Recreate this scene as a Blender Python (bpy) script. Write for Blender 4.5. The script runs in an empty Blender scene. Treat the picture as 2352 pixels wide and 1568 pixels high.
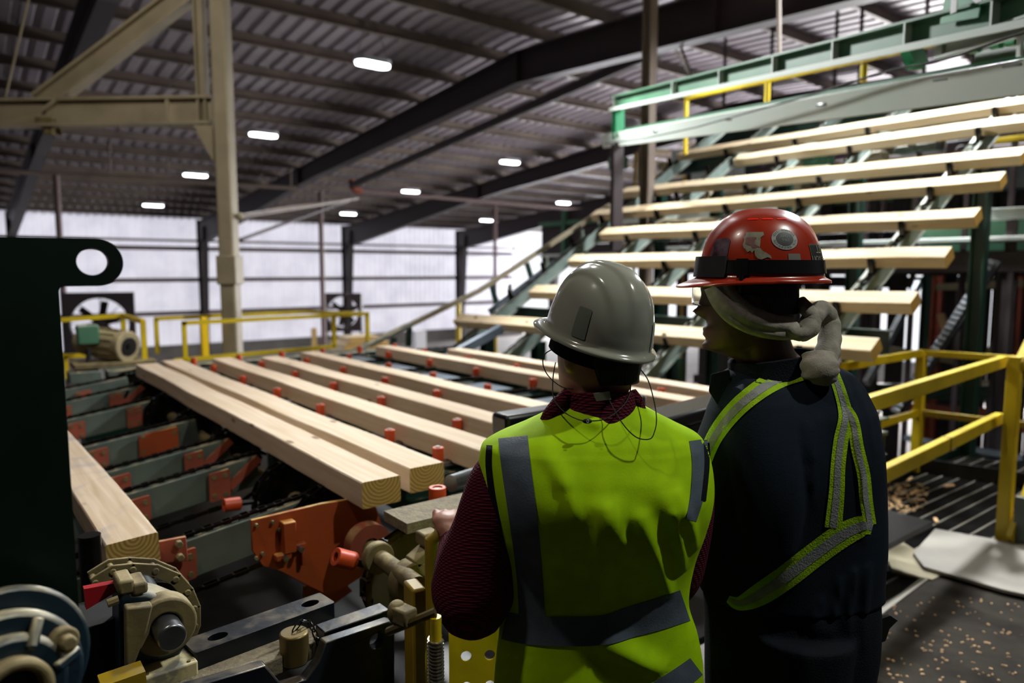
import bpy, math, random
from mathutils import Vector, Matrix, Quaternion, noise
from mathutils.geometry import tessellate_polygon
random.seed(7)
V=Vector
F,CX,CY=1643.,1176.,784.          # focal length in pixels of a 2352x1568 frame
PITCH=math.atan(164/F); YAW=math.radians(37.9); H=1.68
FWD=V((math.sin(YAW)*math.cos(PITCH),math.cos(YAW)*math.cos(PITCH),-math.sin(PITCH)))
RT=V((math.cos(YAW),-math.sin(YAW),0)); UPV=RT.cross(FWD)
FH=V((math.sin(YAW),math.cos(YAW),0))
EYE=V((0,0,H))
# survey helpers: where a sight line meets a real plane of the hall
def ray(x,y): return FWD+RT*((x-CX)/F)-UPV*((y-CY)/F)
def onz(x,y,z): r=ray(x,y); return EYE+r*((z-H)/r.z)
def ony(x,y,Y): r=ray(x,y); return EYE+r*(Y/r.y)
def onx(x,y,X): r=ray(x,y); return EYE+r*(X/r.x)
def atd(x,y,d): return EYE+ray(x,y)*d
def ath(x,y,h): r=ray(x,y); return EYE+r*(h/r.dot(FH))
IS=.634                                            # slope of the incline
def zinc(X): return 1.23+(X-4.38)*IS
def oni(x,y,off=0):
    r=ray(x,y); t=(1.23+off-4.38*IS-H)/(r.z-IS*r.x); return EYE+r*t
def zroof(Y):
    return 3.98+.088*(34-Y) if Y>11 else 3.98+.088*23-.05*(11-Y)
# ---------------------------------------------------------------- materials
def lin(h):
    if isinstance(h,str):
        c=[int(h[i:i+2],16)/255 for i in (0,2,4)]
        return tuple((x/12.92 if x<=.04045 else ((x+.055)/1.055)**2.4) for x in c)+(1,)
    return tuple(h)+(1,)
MATS={}
def M(name,col,rough=.6,metal=0,col2=None,sc=6,amt=.5,bump=0,bsc=40,dust=None,dustamt=.5,spec=.5,aniso=None,coat=0,alpha=None,emit=None,estr=0,trans=0):
    m=bpy.data.materials.new(name); m.use_nodes=True; nt=m.node_tree; N=nt.nodes; L=nt.links
    b=N['Principled BSDF']; b.inputs['Base Color'].default_value=lin(col); b.inputs['Roughness'].default_value=rough
    b.inputs['Metallic'].default_value=metal; b.inputs['Specular IOR Level'].default_value=spec
    b.inputs['Coat Weight'].default_value=coat
    if trans: b.inputs['Transmission Weight'].default_value=trans
    if emit: b.inputs['Emission Color'].default_value=lin(emit); b.inputs['Emission Strength'].default_value=estr
    tc=N.new('ShaderNodeTexCoord'); mp=N.new('ShaderNodeMapping'); L.new(tc.outputs['Object'],mp.inputs[0])
    if aniso: mp.inputs['Scale'].default_value=aniso
    last=None
    if col2:
        n=N.new('ShaderNodeTexNoise'); n.inputs['Scale'].default_value=sc; n.inputs['Detail'].default_value=6; L.new(mp.outputs[0],n.inputs['Vector'])
        r=N.new('ShaderNodeValToRGB'); r.color_ramp.elements[0].position=.5-amt*.3; r.color_ramp.elements[1].position=.5+amt*.3
        r.color_ramp.elements[0].color=lin(col); r.color_ramp.elements[1].color=lin(col2)
        L.new(n.outputs[0],r.inputs[0]); last=r.outputs[0]
    if dust:
        g=N.new('ShaderNodeNewGeometry'); s=N.new('ShaderNodeSeparateXYZ'); L.new(g.outputs['Normal'],s.inputs[0])
        n2=N.new('ShaderNodeTexNoise'); n2.inputs['Scale'].default_value=14; n2.inputs['Detail'].default_value=8; L.new(tc.outputs['Object'],n2.inputs['Vector'])
        mr=N.new('ShaderNodeMapRange'); mr.inputs[1].default_value=.2; mr.inputs[2].default_value=.9; L.new(s.outputs[2],mr.inputs[0])
        mr2=N.new('ShaderNodeMapRange'); mr2.inputs[1].default_value=.62-dustamt*.35; mr2.inputs[2].default_value=.72-dustamt*.2; L.new(n2.outputs[0],mr2.inputs[0])
        mu=N.new('ShaderNodeMath'); mu.operation='MULTIPLY'; L.new(mr.outputs[0],mu.inputs[0]); L.new(mr2.outputs[0],mu.inputs[1])
        mx=N.new('ShaderNodeMix'); mx.data_type='RGBA'; L.new(mu.outputs[0],mx.inputs[0])
        if last: L.new(last,mx.inputs[6])
        else: mx.inputs[6].default_value=lin(col)
        mx.inputs[7].default_value=lin(dust); last=mx.outputs[2]
    if last: L.new(last,b.inputs['Base Color'])
    if bump:
        nb=N.new('ShaderNodeTexNoise'); nb.inputs['Scale'].default_value=bsc; nb.inputs['Detail'].default_value=4; L.new(mp.outputs[0],nb.inputs['Vector'])
        bp=N.new('ShaderNodeBump'); bp.inputs['Strength'].default_value=bump; bp.inputs['Distance'].default_value=.01; L.new(nb.outputs[0],bp.inputs['Height']); L.new(bp.outputs[0],b.inputs['Normal'])
    MATS[name]=m; return m
def wood(name,c1,c2,knot='6a4a30',endc='9a7636',endc2='c9a866',stain=None):
    m=bpy.data.materials.new(name); m.use_nodes=True; nt=m.node_tree; N=nt.nodes; L=nt.links; b=N['Principled BSDF']; b.inputs['Roughness'].default_value=.72
    b.inputs['Specular IOR Level'].default_value=.3
    tc=N.new('ShaderNodeTexCoord'); oi=N.new('ShaderNodeObjectInfo')
    ad=N.new('ShaderNodeVectorMath'); ad.operation='ADD'; L.new(tc.outputs['Object'],ad.inputs[0])
    ml=N.new('ShaderNodeMath'); ml.operation='MULTIPLY'; ml.inputs[1].default_value=37; L.new(oi.outputs['Random'],ml.inputs[0]); L.new(ml.outputs[0],ad.inputs[1])
    mp=N.new('ShaderNodeMapping'); mp.inputs['Scale'].default_value=(38,1.6,38); L.new(ad.outputs[0],mp.inputs[0])
    n=N.new('ShaderNodeTexNoise'); n.inputs['Scale'].default_value=1; n.inputs['Detail'].default_value=5; n.inputs['Distortion'].default_value=.6; L.new(mp.outputs[0],n.inputs['Vector'])
    r=N.new('ShaderNodeValToRGB'); r.color_ramp.elements[0].position=.3; r.color_ramp.elements[1].position=.7; r.color_ramp.elements[0].color=lin(c2); r.color_ramp.elements[1].color=lin(c1); L.new(n.outputs[0],r.inputs[0])
    mp2=N.new('ShaderNodeMapping'); mp2.inputs['Scale'].default_value=(7,2.6,7); L.new(ad.outputs[0],mp2.inputs[0])
    vo=N.new('ShaderNodeTexVoronoi'); vo.inputs['Scale'].default_value=1; L.new(mp2.outputs[0],vo.inputs['Vector'])
    kr=N.new('ShaderNodeMapRange'); kr.inputs[1].default_value=.05; kr.inputs[2].default_value=.11; kr.inputs[3].default_value=.85; kr.inputs[4].default_value=0; L.new(vo.outputs['Distance'],kr.inputs[0])
    mx=N.new('ShaderNodeMix'); mx.data_type='RGBA'; L.new(kr.outputs[0],mx.inputs[0]); L.new(r.outputs[0],mx.inputs[6]); mx.inputs[7].default_value=lin(knot)
    if stain:
        ns=N.new('ShaderNodeTexNoise'); ns.inputs['Scale'].default_value=3.2; ns.inputs['Detail'].default_value=5; ns.inputs['Distortion'].default_value=1.2; L.new(tc.outputs['Object'],ns.inputs['Vector'])
        sr=N.new('ShaderNodeMapRange'); sr.inputs[1].default_value=.54; sr.inputs[2].default_value=.68; sr.inputs[4].default_value=.6; L.new(ns.outputs[0],sr.inputs[0])
        ms=N.new('ShaderNodeMix'); ms.data_type='RGBA'; L.new(sr.outputs[0],ms.inputs[0]); L.new(mx.outputs[2],ms.inputs[6]); ms.inputs[7].default_value=lin(stain); mx=ms
    # end grain: rings on faces whose object normal runs along the board
    wv=N.new('ShaderNodeTexWave'); wv.wave_type='RINGS'; wv.rings_direction='Y'; wv.inputs['Scale'].default_value=26; wv.inputs['Distortion'].default_value=2.5; wv.inputs['Detail'].default_value=2; L.new(tc.outputs['Object'],wv.inputs['Vector'])
    er=N.new('ShaderNodeValToRGB'); er.color_ramp.elements[0].color=lin(endc); er.color_ramp.elements[1].color=lin(endc2); L.new(wv.outputs[0],er.inputs[0])
    sp=N.new('ShaderNodeSeparateXYZ'); L.new(tc.outputs['Normal'],sp.inputs[0]); ab=N.new('ShaderNodeMath'); ab.operation='ABSOLUTE'; L.new(sp.outputs[1],ab.inputs[0])
    gt=N.new('ShaderNodeMath'); gt.operation='GREATER_THAN'; gt.inputs[1].default_value=.7; L.new(ab.outputs[0],gt.inputs[0])
    m2=N.new('ShaderNodeMix'); m2.data_type='RGBA'; L.new(gt.outputs[0],m2.inputs[0]); L.new(mx.outputs[2],m2.inputs[6]); L.new(er.outputs[0],m2.inputs[7]); L.new(m2.outputs[2],b.inputs['Base Color'])
    bp=N.new('ShaderNodeBump'); bp.inputs['Strength'].default_value=.25; bp.inputs['Distance'].default_value=.003; L.new(n.outputs[0],bp.inputs['Height']); L.new(bp.outputs[0],b.inputs['Normal'])
    MATS[name]=m; return m
W1=wood('pine',  'dccab4','cab294')
W2=wood('pine_pale','e4d2b4','d2b88e')
WB=wood('pine_blue_stained','dcc9b2','bda588',knot='5a3a24',stain='7f8796')
DUST='b0a080'
green=M('dark_green_paint','0b2a20',.42,col2='123328',sc=3,dust=DUST,dustamt=.15)
plate_green=M('deep_green_plate','05170f',.38,col2='071d15',sc=8,bump=.05)
steelgreen=M('grey_green_steel','4c574f',.55,.1,col2='646e62',sc=5,dust=DUST,dustamt=.55)
sorter=M('sorter_green_paint','3d6a50',.5,col2='507d60',sc=2,dust='c8c8b8',dustamt=.8)
mint=M('pale_mint_paint','c0cfc6',.5,col2='d3d8d2',sc=1.5,amt=.9,dust='d8d4c8',dustamt=.7)
tealgreen=M('bright_green_paint','2a9060',.45,col2='207a50',sc=3)
orange=M('orange_paint','a8481c',.5,col2='94401c',sc=4,dust='c8a050',dustamt=.7,bump=.08)
orange2=M('faded_orange_paint','9c4a34',.6,col2='84402c',sc=6,dust='b89a68',dustamt=.5)
rollmat=M('orange_polyurethane','cf4a1e',.42,col2='b9421c',sc=12)
rollcore=M('roller_core_steel','8a8078',.4,.6)
black=M('greasy_black_steel','0d0c0c',.3,.5,col2='1b1917',sc=20)
chainm=M('oily_chain_steel','1d1b1b',.25,.85,col2='35302c',sc=60)
shinyblack=M('dusty_black_bar','10151d',.35,.3,col2='1d2530',sc=6,dust='5f5648',dustamt=.5,bump=.1)
dustsand=M('sawdust_covered_steel','6f6654',.8,col2='84795f',sc=30,bump=.6,bsc=80)
steel=M('worn_steel','8e9296',.3,.9,col2='6f7276',sc=8)
bluegrey=M('blue_grey_steel','5f6b78',.35,.6,col2='78838f',sc=4)
cream=M('dusty_cream_paint','8a7f66',.6,col2='9c9076',sc=3,dust='b8ac92',dustamt=.6)
tan=M('sawdust_coated_iron','5e5238',.75,col2='75683f',sc=12,bump=.3,dust='9c8d68',dustamt=.7)
bearing=M('dusty_blue_iron','0e2632',.4,.1,col2='0a1c26',sc=9,dust='aca283',dustamt=.95,bump=.12)
yellow=M('yellow_safety_paint','d9bd14',.45,col2='c4a812',sc=5,bump=.05)
yellow2=M('grimy_yellow_paint','a88a14',.5,col2='8c7412',sc=7,dust='9a8a60',dustamt=.5)
redm=M('red_paint','a01420',.45)
redor=M('red_orange_beam','c8401a',.5)
roofm=M('weathered_roof_sheet','a69ea6',.5,.0,col2='938b93',sc=1.2)
wallm=None
brown=M('brown_frame_steel','32272a',.6,col2='33282a',sc=2)
purl=M('dusty_purlin_steel','75685c',.6,col2='62564e',sc=1.5)
girtm=M('brown_girt_steel','6a5654',.6)
concrete=M('concrete_floor','6c6864',.85,col2='7f7a74',sc=1.5,bump=.2)
grate=M('steel_grating','3a3936',.45,.6,col2='2a2927',sc=4)
grate2=M('bright_grating_bar','9a968a',.4,.6)
ply=M('weathered_plywood','8f8a80',.8,col2='a9a59c',sc=2.2,amt=.9,bump=.15)
matfloor=M('scuffed_steel_floor','3a352e',.9,0,spec=.15,col2='26231f',sc=9,amt=1,bump=.25,bsc=20)
plank=M('dark_plank','2a2523',.8,col2='1b1816',sc=3,aniso=(6,6,.6))
chip=M('wood_chip','c9a578',.8)
sawdust=M('pale_sawdust','cdb98c',.9,bump=.6)
rope=M('steel_spring','b5b0a0',.3,.9)
lampglow=M('lamp_lens','ffffff',.3,emit='f4f8ff',estr=14)
lamphouse=M('lamp_housing','b5b8bd',.4,.3)
brass=M('tarnished_brass','6a5a34',.4,.7,col2='7a6a40',sc=8,dust='6f6450',dustamt=.5)
blk=M('matte_black','08080a',.7)
beltb=M('black_belt_rubber','0c0d10',.32)
def wallmat():
    m=bpy.data.materials.new('translucent_white_sheet'); m.use_nodes=True; nt=m.node_tree; N=nt.nodes; L=nt.links
    N.remove(N['Principled BSDF']); out=N['Material Output']
    d=N.new('ShaderNodeBsdfDiffuse'); t=N.new('ShaderNodeBsdfTranslucent'); mx=N.new('ShaderNodeMixShader'); mx.inputs[0].default_value=.55
    tc=N.new('ShaderNodeTexCoord'); n=N.new('ShaderNodeTexNoise'); n.inputs['Scale'].default_value=.9; n.inputs['Detail'].default_value=7; L.new(tc.outputs['Object'],n.inputs['Vector'])
    r=N.new('ShaderNodeValToRGB'); r.color_ramp.elements[0].position=.3; r.color_ramp.elements[0].color=lin('d2d0da'); r.color_ramp.elements[1].position=.6; r.color_ramp.elements[1].color=lin('e6e4ec'); L.new(n.outputs[0],r.inputs[0])
    L.new(r.outputs[0],d.inputs[0]); L.new(r.outputs[0],t.inputs[0]); L.new(d.outputs[0],mx.inputs[1]); L.new(t.outputs[0],mx.inputs[2]); L.new(mx.outputs[0],out.inputs[0])
    return m
wallm=wallmat()
# ---------------------------------------------------------------- mesh builder
COL=bpy.context.scene.collection
ORG={}
class MB:
    def __init__(s): s.v=[]; s.f=[]
    def add(s,vs,fs):
        n=len(s.v); s.v+= [V(p) for p in vs]; s.f+=[tuple(i+n for i in f) for f in fs]; return s
    def box(s,c,d,R=None):
        c=V(c); vs=[]
        for x in (-.5,.5):
            for y in (-.5,.5):
                for z in (-.5,.5):
                    p=V((x*d[0],y*d[1],z*d[2])); vs.append(c+(R@p if R else p))
        return s.add(vs,[(0,1,3,2),(4,6,7,5),(0,4,5,1),(2,3,7,6),(0,2,6,4),(1,5,7,3)])
    def frame(s,p0,p1,up=(0,0,1)):
        p0=V(p0);p1=V(p1); a=(p1-p0).normalized(); up=V(up)
        if abs(a.dot(up.normalized()))>.98: up=V((0,1,0)) if abs(a.y)<.9 else V((1,0,0))
        sd=a.cross(up).normalized(); u=sd.cross(a).normalized(); return p0,p1,a,sd,u
    def prof(s,p0,p1,poly,up=(0,0,1)):
        p0,p1,a,sd,u=s.frame(p0,p1,up); n=len(poly)
        vs=[p0+sd*x+u*y for x,y in poly]+[p1+sd*x+u*y for x,y in poly]
        fs=[(i,(i+1)%n,n+(i+1)%n,n+i) for i in range(n)]
        fs+=[tuple(range(n-1,-1,-1)),tuple(range(n,2*n))]
        return s.add(vs,fs)
    def bar(s,p0,p1,w,h,up=(0,0,1)):
        return s.prof(p0,p1,[(-w/2,-h/2),(w/2,-h/2),(w/2,h/2),(-w/2,h/2)],up)
    def ibeam(s,p0,p1,d,w,tf=.02,tw=.015,up=(0,0,1)):
        d/=2;w/=2;tw/=2
        return s.prof(p0,p1,[(-w,-d),(w,-d),(w,-d+tf),(tw,-d+tf),(tw,d-tf),(w,d-tf),(w,d),(-w,d),(-w,d-tf),(-tw,d-tf),(-tw,-d+tf),(-w,-d+tf)],up)
    def chan(s,p0,p1,d,w,t=.012,up=(0,0,1),flip=1):
        d/=2
        return s.prof(p0,p1,[(x*flip,y) for x,y in [(0,-d),(w,-d),(w,-d+t),(t,-d+t),(t,d-t),(w,d-t),(w,d),(0,d)]],up)
    def tube(s,pts,r,n=10,caps=True,closed=False):
        pts=[V(p) for p in pts]; m=len(pts); rs=r if isinstance(r,(list,tuple)) else [r]*m
        a=(pts[1]-pts[0]).normalized(); up=V((0,0,1)) if abs(a.z)<.9 else V((1,0,0)); sd=a.cross(up).normalized()
        vs=[]
        for i,p in enumerate(pts):
            if closed: t=(pts[(i+1)%m]-pts[i-1])
            else: t=(pts[min(i+1,m-1)]-pts[max(i-1,0)])
            t.normalize(); sd=(sd-t*sd.dot(t)).normalized(); u=sd.cross(t)
            rr=rs[i] if isinstance(rs[i],(tuple,list)) else (rs[i],rs[i])
            for k in range(n):
                q=2*math.pi*k/n; vs.append(p+sd*(math.cos(q)*rr[0])+u*(math.sin(q)*rr[1]))
        fs=[]
        for i in range(m if closed else m-1):
            j=(i+1)%m
            for k in range(n): fs.append((i*n+k,i*n+(k+1)%n,j*n+(k+1)%n,j*n+k))
        if caps and not closed: fs+=[tuple(range(n)),tuple(range(m*n-1,(m-1)*n-1,-1))]
        return s.add(vs,fs)
    def cyl(s,p0,p1,r,n=20,r2=None): return s.tube([p0,p1],[r,r if r2 is None else r2],n)
    def ringcyl(s,c,ax,ro,ri,h,n=28):
        c=V(c);a=V(ax).normalized(); up=V((0,0,1)) if abs(a.z)<.9 else V((1,0,0)); sd=a.cross(up).normalized();u=sd.cross(a); vs=[]
        for hh,rr in ((-h/2,ro),(h/2,ro),(h/2,ri),(-h/2,ri)):
            for k in range(n):
                q=2*math.pi*k/n; vs.append(c+a*hh+sd*(math.cos(q)*rr)+u*(math.sin(q)*rr))
        fs=[]
        for j in range(4):
            for k in range(n): fs.append((j*n+k,j*n+(k+1)%n,((j+1)%4)*n+(k+1)%n,((j+1)%4)*n+k))
        return s.add(vs,fs)
    def plate(s,outer,holes,o,ex,ey,th):
        o=V(o);ex=V(ex).normalized();ey=V(ey).normalized();nn=ex.cross(ey).normalized()
        loops=[outer]+list(holes); flat=[p for l in loops for p in l]
        tri=tessellate_polygon([[V((p[0],p[1],0)) for p in l] for l in loops]); m=len(flat)
        vs=[o+ex*p[0]+ey*p[1] for p in flat]+[o+ex*p[0]+ey*p[1]+nn*th for p in flat]
        fs=[tuple(t) for t in tri]+[(t[2]+m,t[1]+m,t[0]+m) for t in tri]; b=0
        for l in loops:
            k=len(l)
            for i in range(k): fs.append((b+i,b+(i+1)%k,b+(i+1)%k+m,b+i+m))
            b+=k
        return s.add(vs,fs)
    def loft(s,rings,caps=True):
        n=len(rings[0]); vs=[p for r in rings for p in r]; fs=[]
        for i in range(len(rings)-1):
            for k in range(n): fs.append((i*n+k,i*n+(k+1)%n,(i+1)*n+(k+1)%n,(i+1)*n+k))
        if caps: fs+=[tuple(range(n-1,-1,-1)),tuple(range((len(rings)-1)*n,len(rings)*n))]
        return s.add(vs,fs)
    def grid(s,fn,nu,nv):
        vs=[fn(i/nu,j/nv) for j in range(nv+1) for i in range(nu+1)]
        return s.add(vs,[(j*(nu+1)+i,j*(nu+1)+i+1,(j+1)*(nu+1)+i+1,(j+1)*(nu+1)+i) for j in range(nv) for i in range(nu)])
    def blob(s,c,r,n=10,sq=(1,1,1),R=None):
        c=V(c); rings=[]
        for i in range(1,n):
            ph=math.pi*i/n; rg=[]
            for k in range(2*n):
                q=math.pi*k/n; p=V((math.sin(ph)*math.cos(q)*r*sq[0],math.sin(ph)*math.sin(q)*r*sq[1],math.cos(ph)*r*sq[2])); rg.append(c+(R@p if R else p))
            rings.append(rg)
        return s.loft(rings)
    def build(s,name,mat,parent=None,bevel=0,sub=0,label=None,category=None,group=None,kind=None,ang=.6,origin=None):
        if parent is not None: o=ORG[parent.name]
        elif origin is not None: o=V(origin)
        else:
            lo=[min(p[i] for p in s.v) for i in range(3)]; hi=[max(p[i] for p in s.v) for i in range(3)]
            o=V(((lo[0]+hi[0])/2,(lo[1]+hi[1])/2,lo[2]))
        me=bpy.data.meshes.new(name); me.from_pydata([p-o for p in s.v],[],s.f); me.validate()
        import bmesh
        bm=bmesh.new(); bm.from_mesh(me); bmesh.ops.recalc_face_normals(bm,faces=bm.faces); bm.to_mesh(me); bm.free()
        me.materials.append(mat)
        me.polygons.foreach_set('use_smooth',[True]*len(me.polygons)); me.set_sharp_from_angle(angle=ang)
        ob=bpy.data.objects.new(name,me); COL.objects.link(ob)
        if parent is not None: ob.parent=parent
        else: ob.location=o
        ORG[ob.name]=o
        if bevel:
            b=ob.modifiers.new('bevel','BEVEL'); b.width=bevel; b.segments=2; b.limit_method='ANGLE'; b.angle_limit=.6
        if sub:
            b=ob.modifiers.new('sub','SUBSURF'); b.levels=sub; b.render_levels=sub
        tag(ob,label,category,group,kind); return ob
def tag(o,label=None,category=None,group=None,kind=None):
    if label: o['label']=label
    if category: o['category']=category
    if group: o['group']=group
    if kind: o['kind']=kind
    return o
def thing(name,loc,label,category,group=None,kind=None):
    o=bpy.data.objects.new(name,None); COL.objects.link(o); o.location=loc; o.empty_display_size=.1; ORG[o.name]=V(loc)
    return tag(o,label,category,group,kind)
def copy_tree(o,loc=None,rot=None,parent=None):
    c=o.copy(); COL.objects.link(c); c.parent=parent
    if loc is not None: c.location=loc; 
    if rot is not None: c.rotation_euler=rot
    ORG[c.name]=V(c.location)
    for ch in o.children: copy_tree(ch,None,None,c)
    return c
def rr(w,h,r,n=6,cx=0,cy=0):
    out=[]
    for (x,y,a0) in ((w/2-r,h/2-r,0),(-w/2+r,h/2-r,90),(-w/2+r,-h/2+r,180),(w/2-r,-h/2+r,270)):
        for k in range(n+1):
            a=math.radians(a0+90*k/n); out.append((cx+x+r*math.cos(a),cy+y+r*math.sin(a)))
    return out
def circ(r,n=24,cx=0,cy=0,ry=None): return [(cx+r*math.cos(2*math.pi*k/n),cy+(ry or r)*math.sin(2*math.pi*k/n)) for k in range(n)]
ORDN=['first','second','third','fourth','fifth','sixth','seventh','eighth','ninth','tenth','eleventh','twelfth','thirteenth','fourteenth','fifteenth','sixteenth','seventeenth','eighteenth','nineteenth','twentieth','twenty-first','twenty-second','twenty-third','twenty-fourth']
# ---------------------------------------------------------------- camera
cam=bpy.data.cameras.new('camera'); cam.sensor_width=36; cam.lens=36*F/2352; cam.clip_start=.05; cam.clip_end=300
co=bpy.data.objects.new('camera',cam); COL.objects.link(co); co.location=EYE; co.rotation_euler=(math.pi/2-PITCH,0,-YAW)
cam.dof.use_dof=True; cam.dof.focus_distance=1.5; cam.dof.aperture_fstop=2.4
sc=bpy.context.scene; sc.camera=co
sc.view_settings.view_transform='Standard'; sc.view_settings.look='None'; sc.view_settings.gamma=1; sc.view_settings.exposure=0; sc.view_settings.use_curve_mapping=False
# ================================================================ THE BUILDING
GZ=-2.2; DW=34.0
FX=[-5.0,1.84,8.75,15.6,22.4,29.3]
# roof sheet, ribs running with the slope
b=MB(); xs=[]; x=-7.0
while x<46:
    xs+=[(x,0),(x+.16,0),(x+.19,.035),(x+.27,.035)]; x+=.30
rows=[-8,-2,4,11,18,26,DW+.1]
b.v=[V((X,Y,zroof(Y)+dz)) for Y in rows for X,dz in xs]; n=len(xs)
b.f=[(j*n+i,j*n+i+1,(j+1)*n+i+1,(j+1)*n+i) for j in range(len(rows)-1) for i in range(n-1)]
b.build('ceiling',roofm,kind='structure',ang=.2)
b=MB(); b.grid(lambda u,v:V((-7+54*u,-8+(DW+8.2)*v,zroof(-8+(DW+8.2)*v)+.25)),2,24); b.build('ceiling_top',blk,kind='structure')
# far wall sheet
b=MB(); xs=[]; x=-7.0
while x<26.6:
    xs+=[(x,0),(x+.2,0),(x+.22,.04),(x+.28,.04)]; x+=.3
n=len(xs); zs=[GZ,0,2,4.0]
b.v=[V((X,DW+dy,z)) for z in zs for X,dy in xs]; b.f=[(j*n+i,j*n+i+1,(j+1)*n+i+1,(j+1)*n+i) for j in range(3) for i in range(n-1)]
b.build('wall_far',wallm,kind='structure',ang=.2)
MB().box((12,15,GZ-.1),(40,60,.2)).build('floor',concrete,kind='structure')
MB().box((-7,13,1.9),(.2,42.2,8.4)).build('wall_left',brown,kind='structure')
MB().box((12,-8,1.9),(40,.2,8.2)).build('wall_back',brown,kind='structure')
MB().box((10,DW-.25,GZ+.3),(34,.3,.6)).build('trim_1',concrete,kind='structure')
# girts
for i,z in enumerate((-.2,1.25,2.62)):
    MB().chan((-7,DW-.12,z),(26.4,DW-.12,z),.18,.1).build('wall_girt',girtm,label='brown girt on the white far wall, %s one up from the floor'%ORDN[i],category='steel beam',group='girts of the far wall')
MB().tube([(-7,DW-.5,2.95),(26.4,DW-.5,2.95)],.05,8).build('wall_pipe',girtm,label='thin conduit running along the white wall just under the eave',category='pipe')
# frames
for i,X in enumerate(FX):
    where='%s roof frame counting from the left end of the hall'%ORDN[i]
    t=thing('roof_frame',(X,DW-.6,GZ),'brown steel column and rafter, '+where,'steel frame','roof frames')
    # column tapers outward to the knee
    z1=zroof(DW-.6)-.25
    b=MB(); b.plate([(0,0),(.35,0),(.95,z1-GZ-.2),(.95,z1-GZ+.1),(0,z1-GZ+.1)],[],(X-.008,DW-.2,GZ),(0,-1,0),(0,0,1),.016)
    b.bar((X,DW-.2,GZ),(X,DW-.2,z1+.1),.25,.02,up=(0,1,0)); b.bar((X,DW-.55,GZ),(X,DW-1.15,z1-.2),.25,.02,up=(0,1,0))
    b.build('column',brown,t)
    b=MB(); N=14; pts=[]
    Ys=[DW-.2-(DW-.2-11)*k/N for k in range(N+1)]+[11-17*k/10 for k in range(1,11)]
    def dep(Y):
        if Y>22: return .52+.5*(Y-22)/12
        if Y>11: return .48+.1*(22-Y)/11
        return .58
    top=[V((0,Y,zroof(Y)-.22)) for Y in Ys]; bot=[V((0,Y,zroof(Y)-.22-dep(Y))) for Y in Ys]
    poly=[(p.y,p.z) for p in top]+[(p.y,p.z) for p in reversed(bot)]
    b.plate(poly,[],(X-.008,0,0),(0,1,0),(0,0,1),.016)
    for k in range(len(Ys)-1):
        b.bar(V((X,0,0))+top[k],V((X,0,0))+top[k+1],.26,.02); b.bar(V((X,0,0))+bot[k],V((X,0,0))+bot[k+1],.26,.02)
    b.build('rafter',brown,t)
    b=MB()
    for Y in (22,11,6.5): b.box((X,Y,zroof(Y)-.22-dep(Y)/2),(.2,.04,dep(Y)))
    b.build('splice_plate',brown,t)
# purlins
PY=[32.6-1.5*k for k in range(24)]
for i,Y in enumerate(PY):
    b=MB(); z=zroof(Y)-.11
    b.prof((-6.9,Y,z),(44,Y,z),[(-.005,-.1),(.07,-.1),(.07,-.085),(.01,-.085),(.01,.1),(-.07,.1),(-.07,.085),(-.005,.085)])
    b.build('roof_purlin',purl,label='dusty purlin under the ribbed roof, %s one from the white wall'%ORDN[i],category='roof beam',group='roof purlins')
# braces: thin rods below the rafters
def rod(p0,p1,r,lab,mat=purl,name='brace_rod',cat='rod'):
    return MB().tube([p0,p1],r,8).build(name,mat,label=lab,category=cat)
rod(onx(1500,30,8.7),onx(1590,175,10.5),.03,'thin diagonal brace rod hanging right of the big rafter')
rod(ony(370,220,14),ony(520,60,10),.01,'thin cable slanting down left of the cream post under the roof')
# lamps of the hall
def lamp(loc,lab,rotz=0,grp='bright oblong ceiling lamps',on=True,power=90):
    t=thing('ceiling_lamp',loc,lab,'ceiling lamp',grp)
    x,y,z=loc
    MB().plate(rr(.66,.30,.14),[],(x,y,z+.03),(1,0,0),(0,1,0),.08).build('housing',lamphouse,t)
    MB().plate(rr(.62,.27,.13),[],(x,y,z-.01),(1,0,0),(0,1,0),.04).build('lens',lampglow,t)
    zt=zroof(y)-.02
    b=MB()
    for dx in (-.3,.3): b.tube([(x+dx,y,z+.1),(x+dx*.3,y,zt)],.008,6)
    b.build('hanger',purl,t)
    if power:
        ld=bpy.data.lights.new('lamp_light','AREA'); ld.shape='RECTANGLE'; ld.size=.6; ld.size_y=.25; ld.energy=power; ld.color=(.93,.96,1); ld.spread=math.radians(150)
        lo=bpy.data.objects.new('lamp_light',ld); COL.objects.link(lo); lo.parent=t; lo.location=(0,0,-.03)
    return t
LP=[(856,150),(605,312),(449,404),(352,473),(1171,374),(943,441),(800,492),(1294,467),(1117,507)]
LT=['largest and nearest, left of the big rafter','right beside the cream post on its right','left of the cream post above the long pipe','small one low at the left near the white wall','under the roof right of the big rafter, above the incline rail','middle one right of the cream post, touching the long pipe','low one over the white wall between two rafters','rightmost one, beside the incline timbers','lowest right one, beside the slim upright pipe']
for (px,py),lt in zip(LP,LT):
    r=ray(px,py); 
    t=(3.98-.75+.088*34-H)/(r.z+.088*r.y); p=EYE+r*t
    lamp(p,'glowing oblong ceiling lamp, '+lt)
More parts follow.
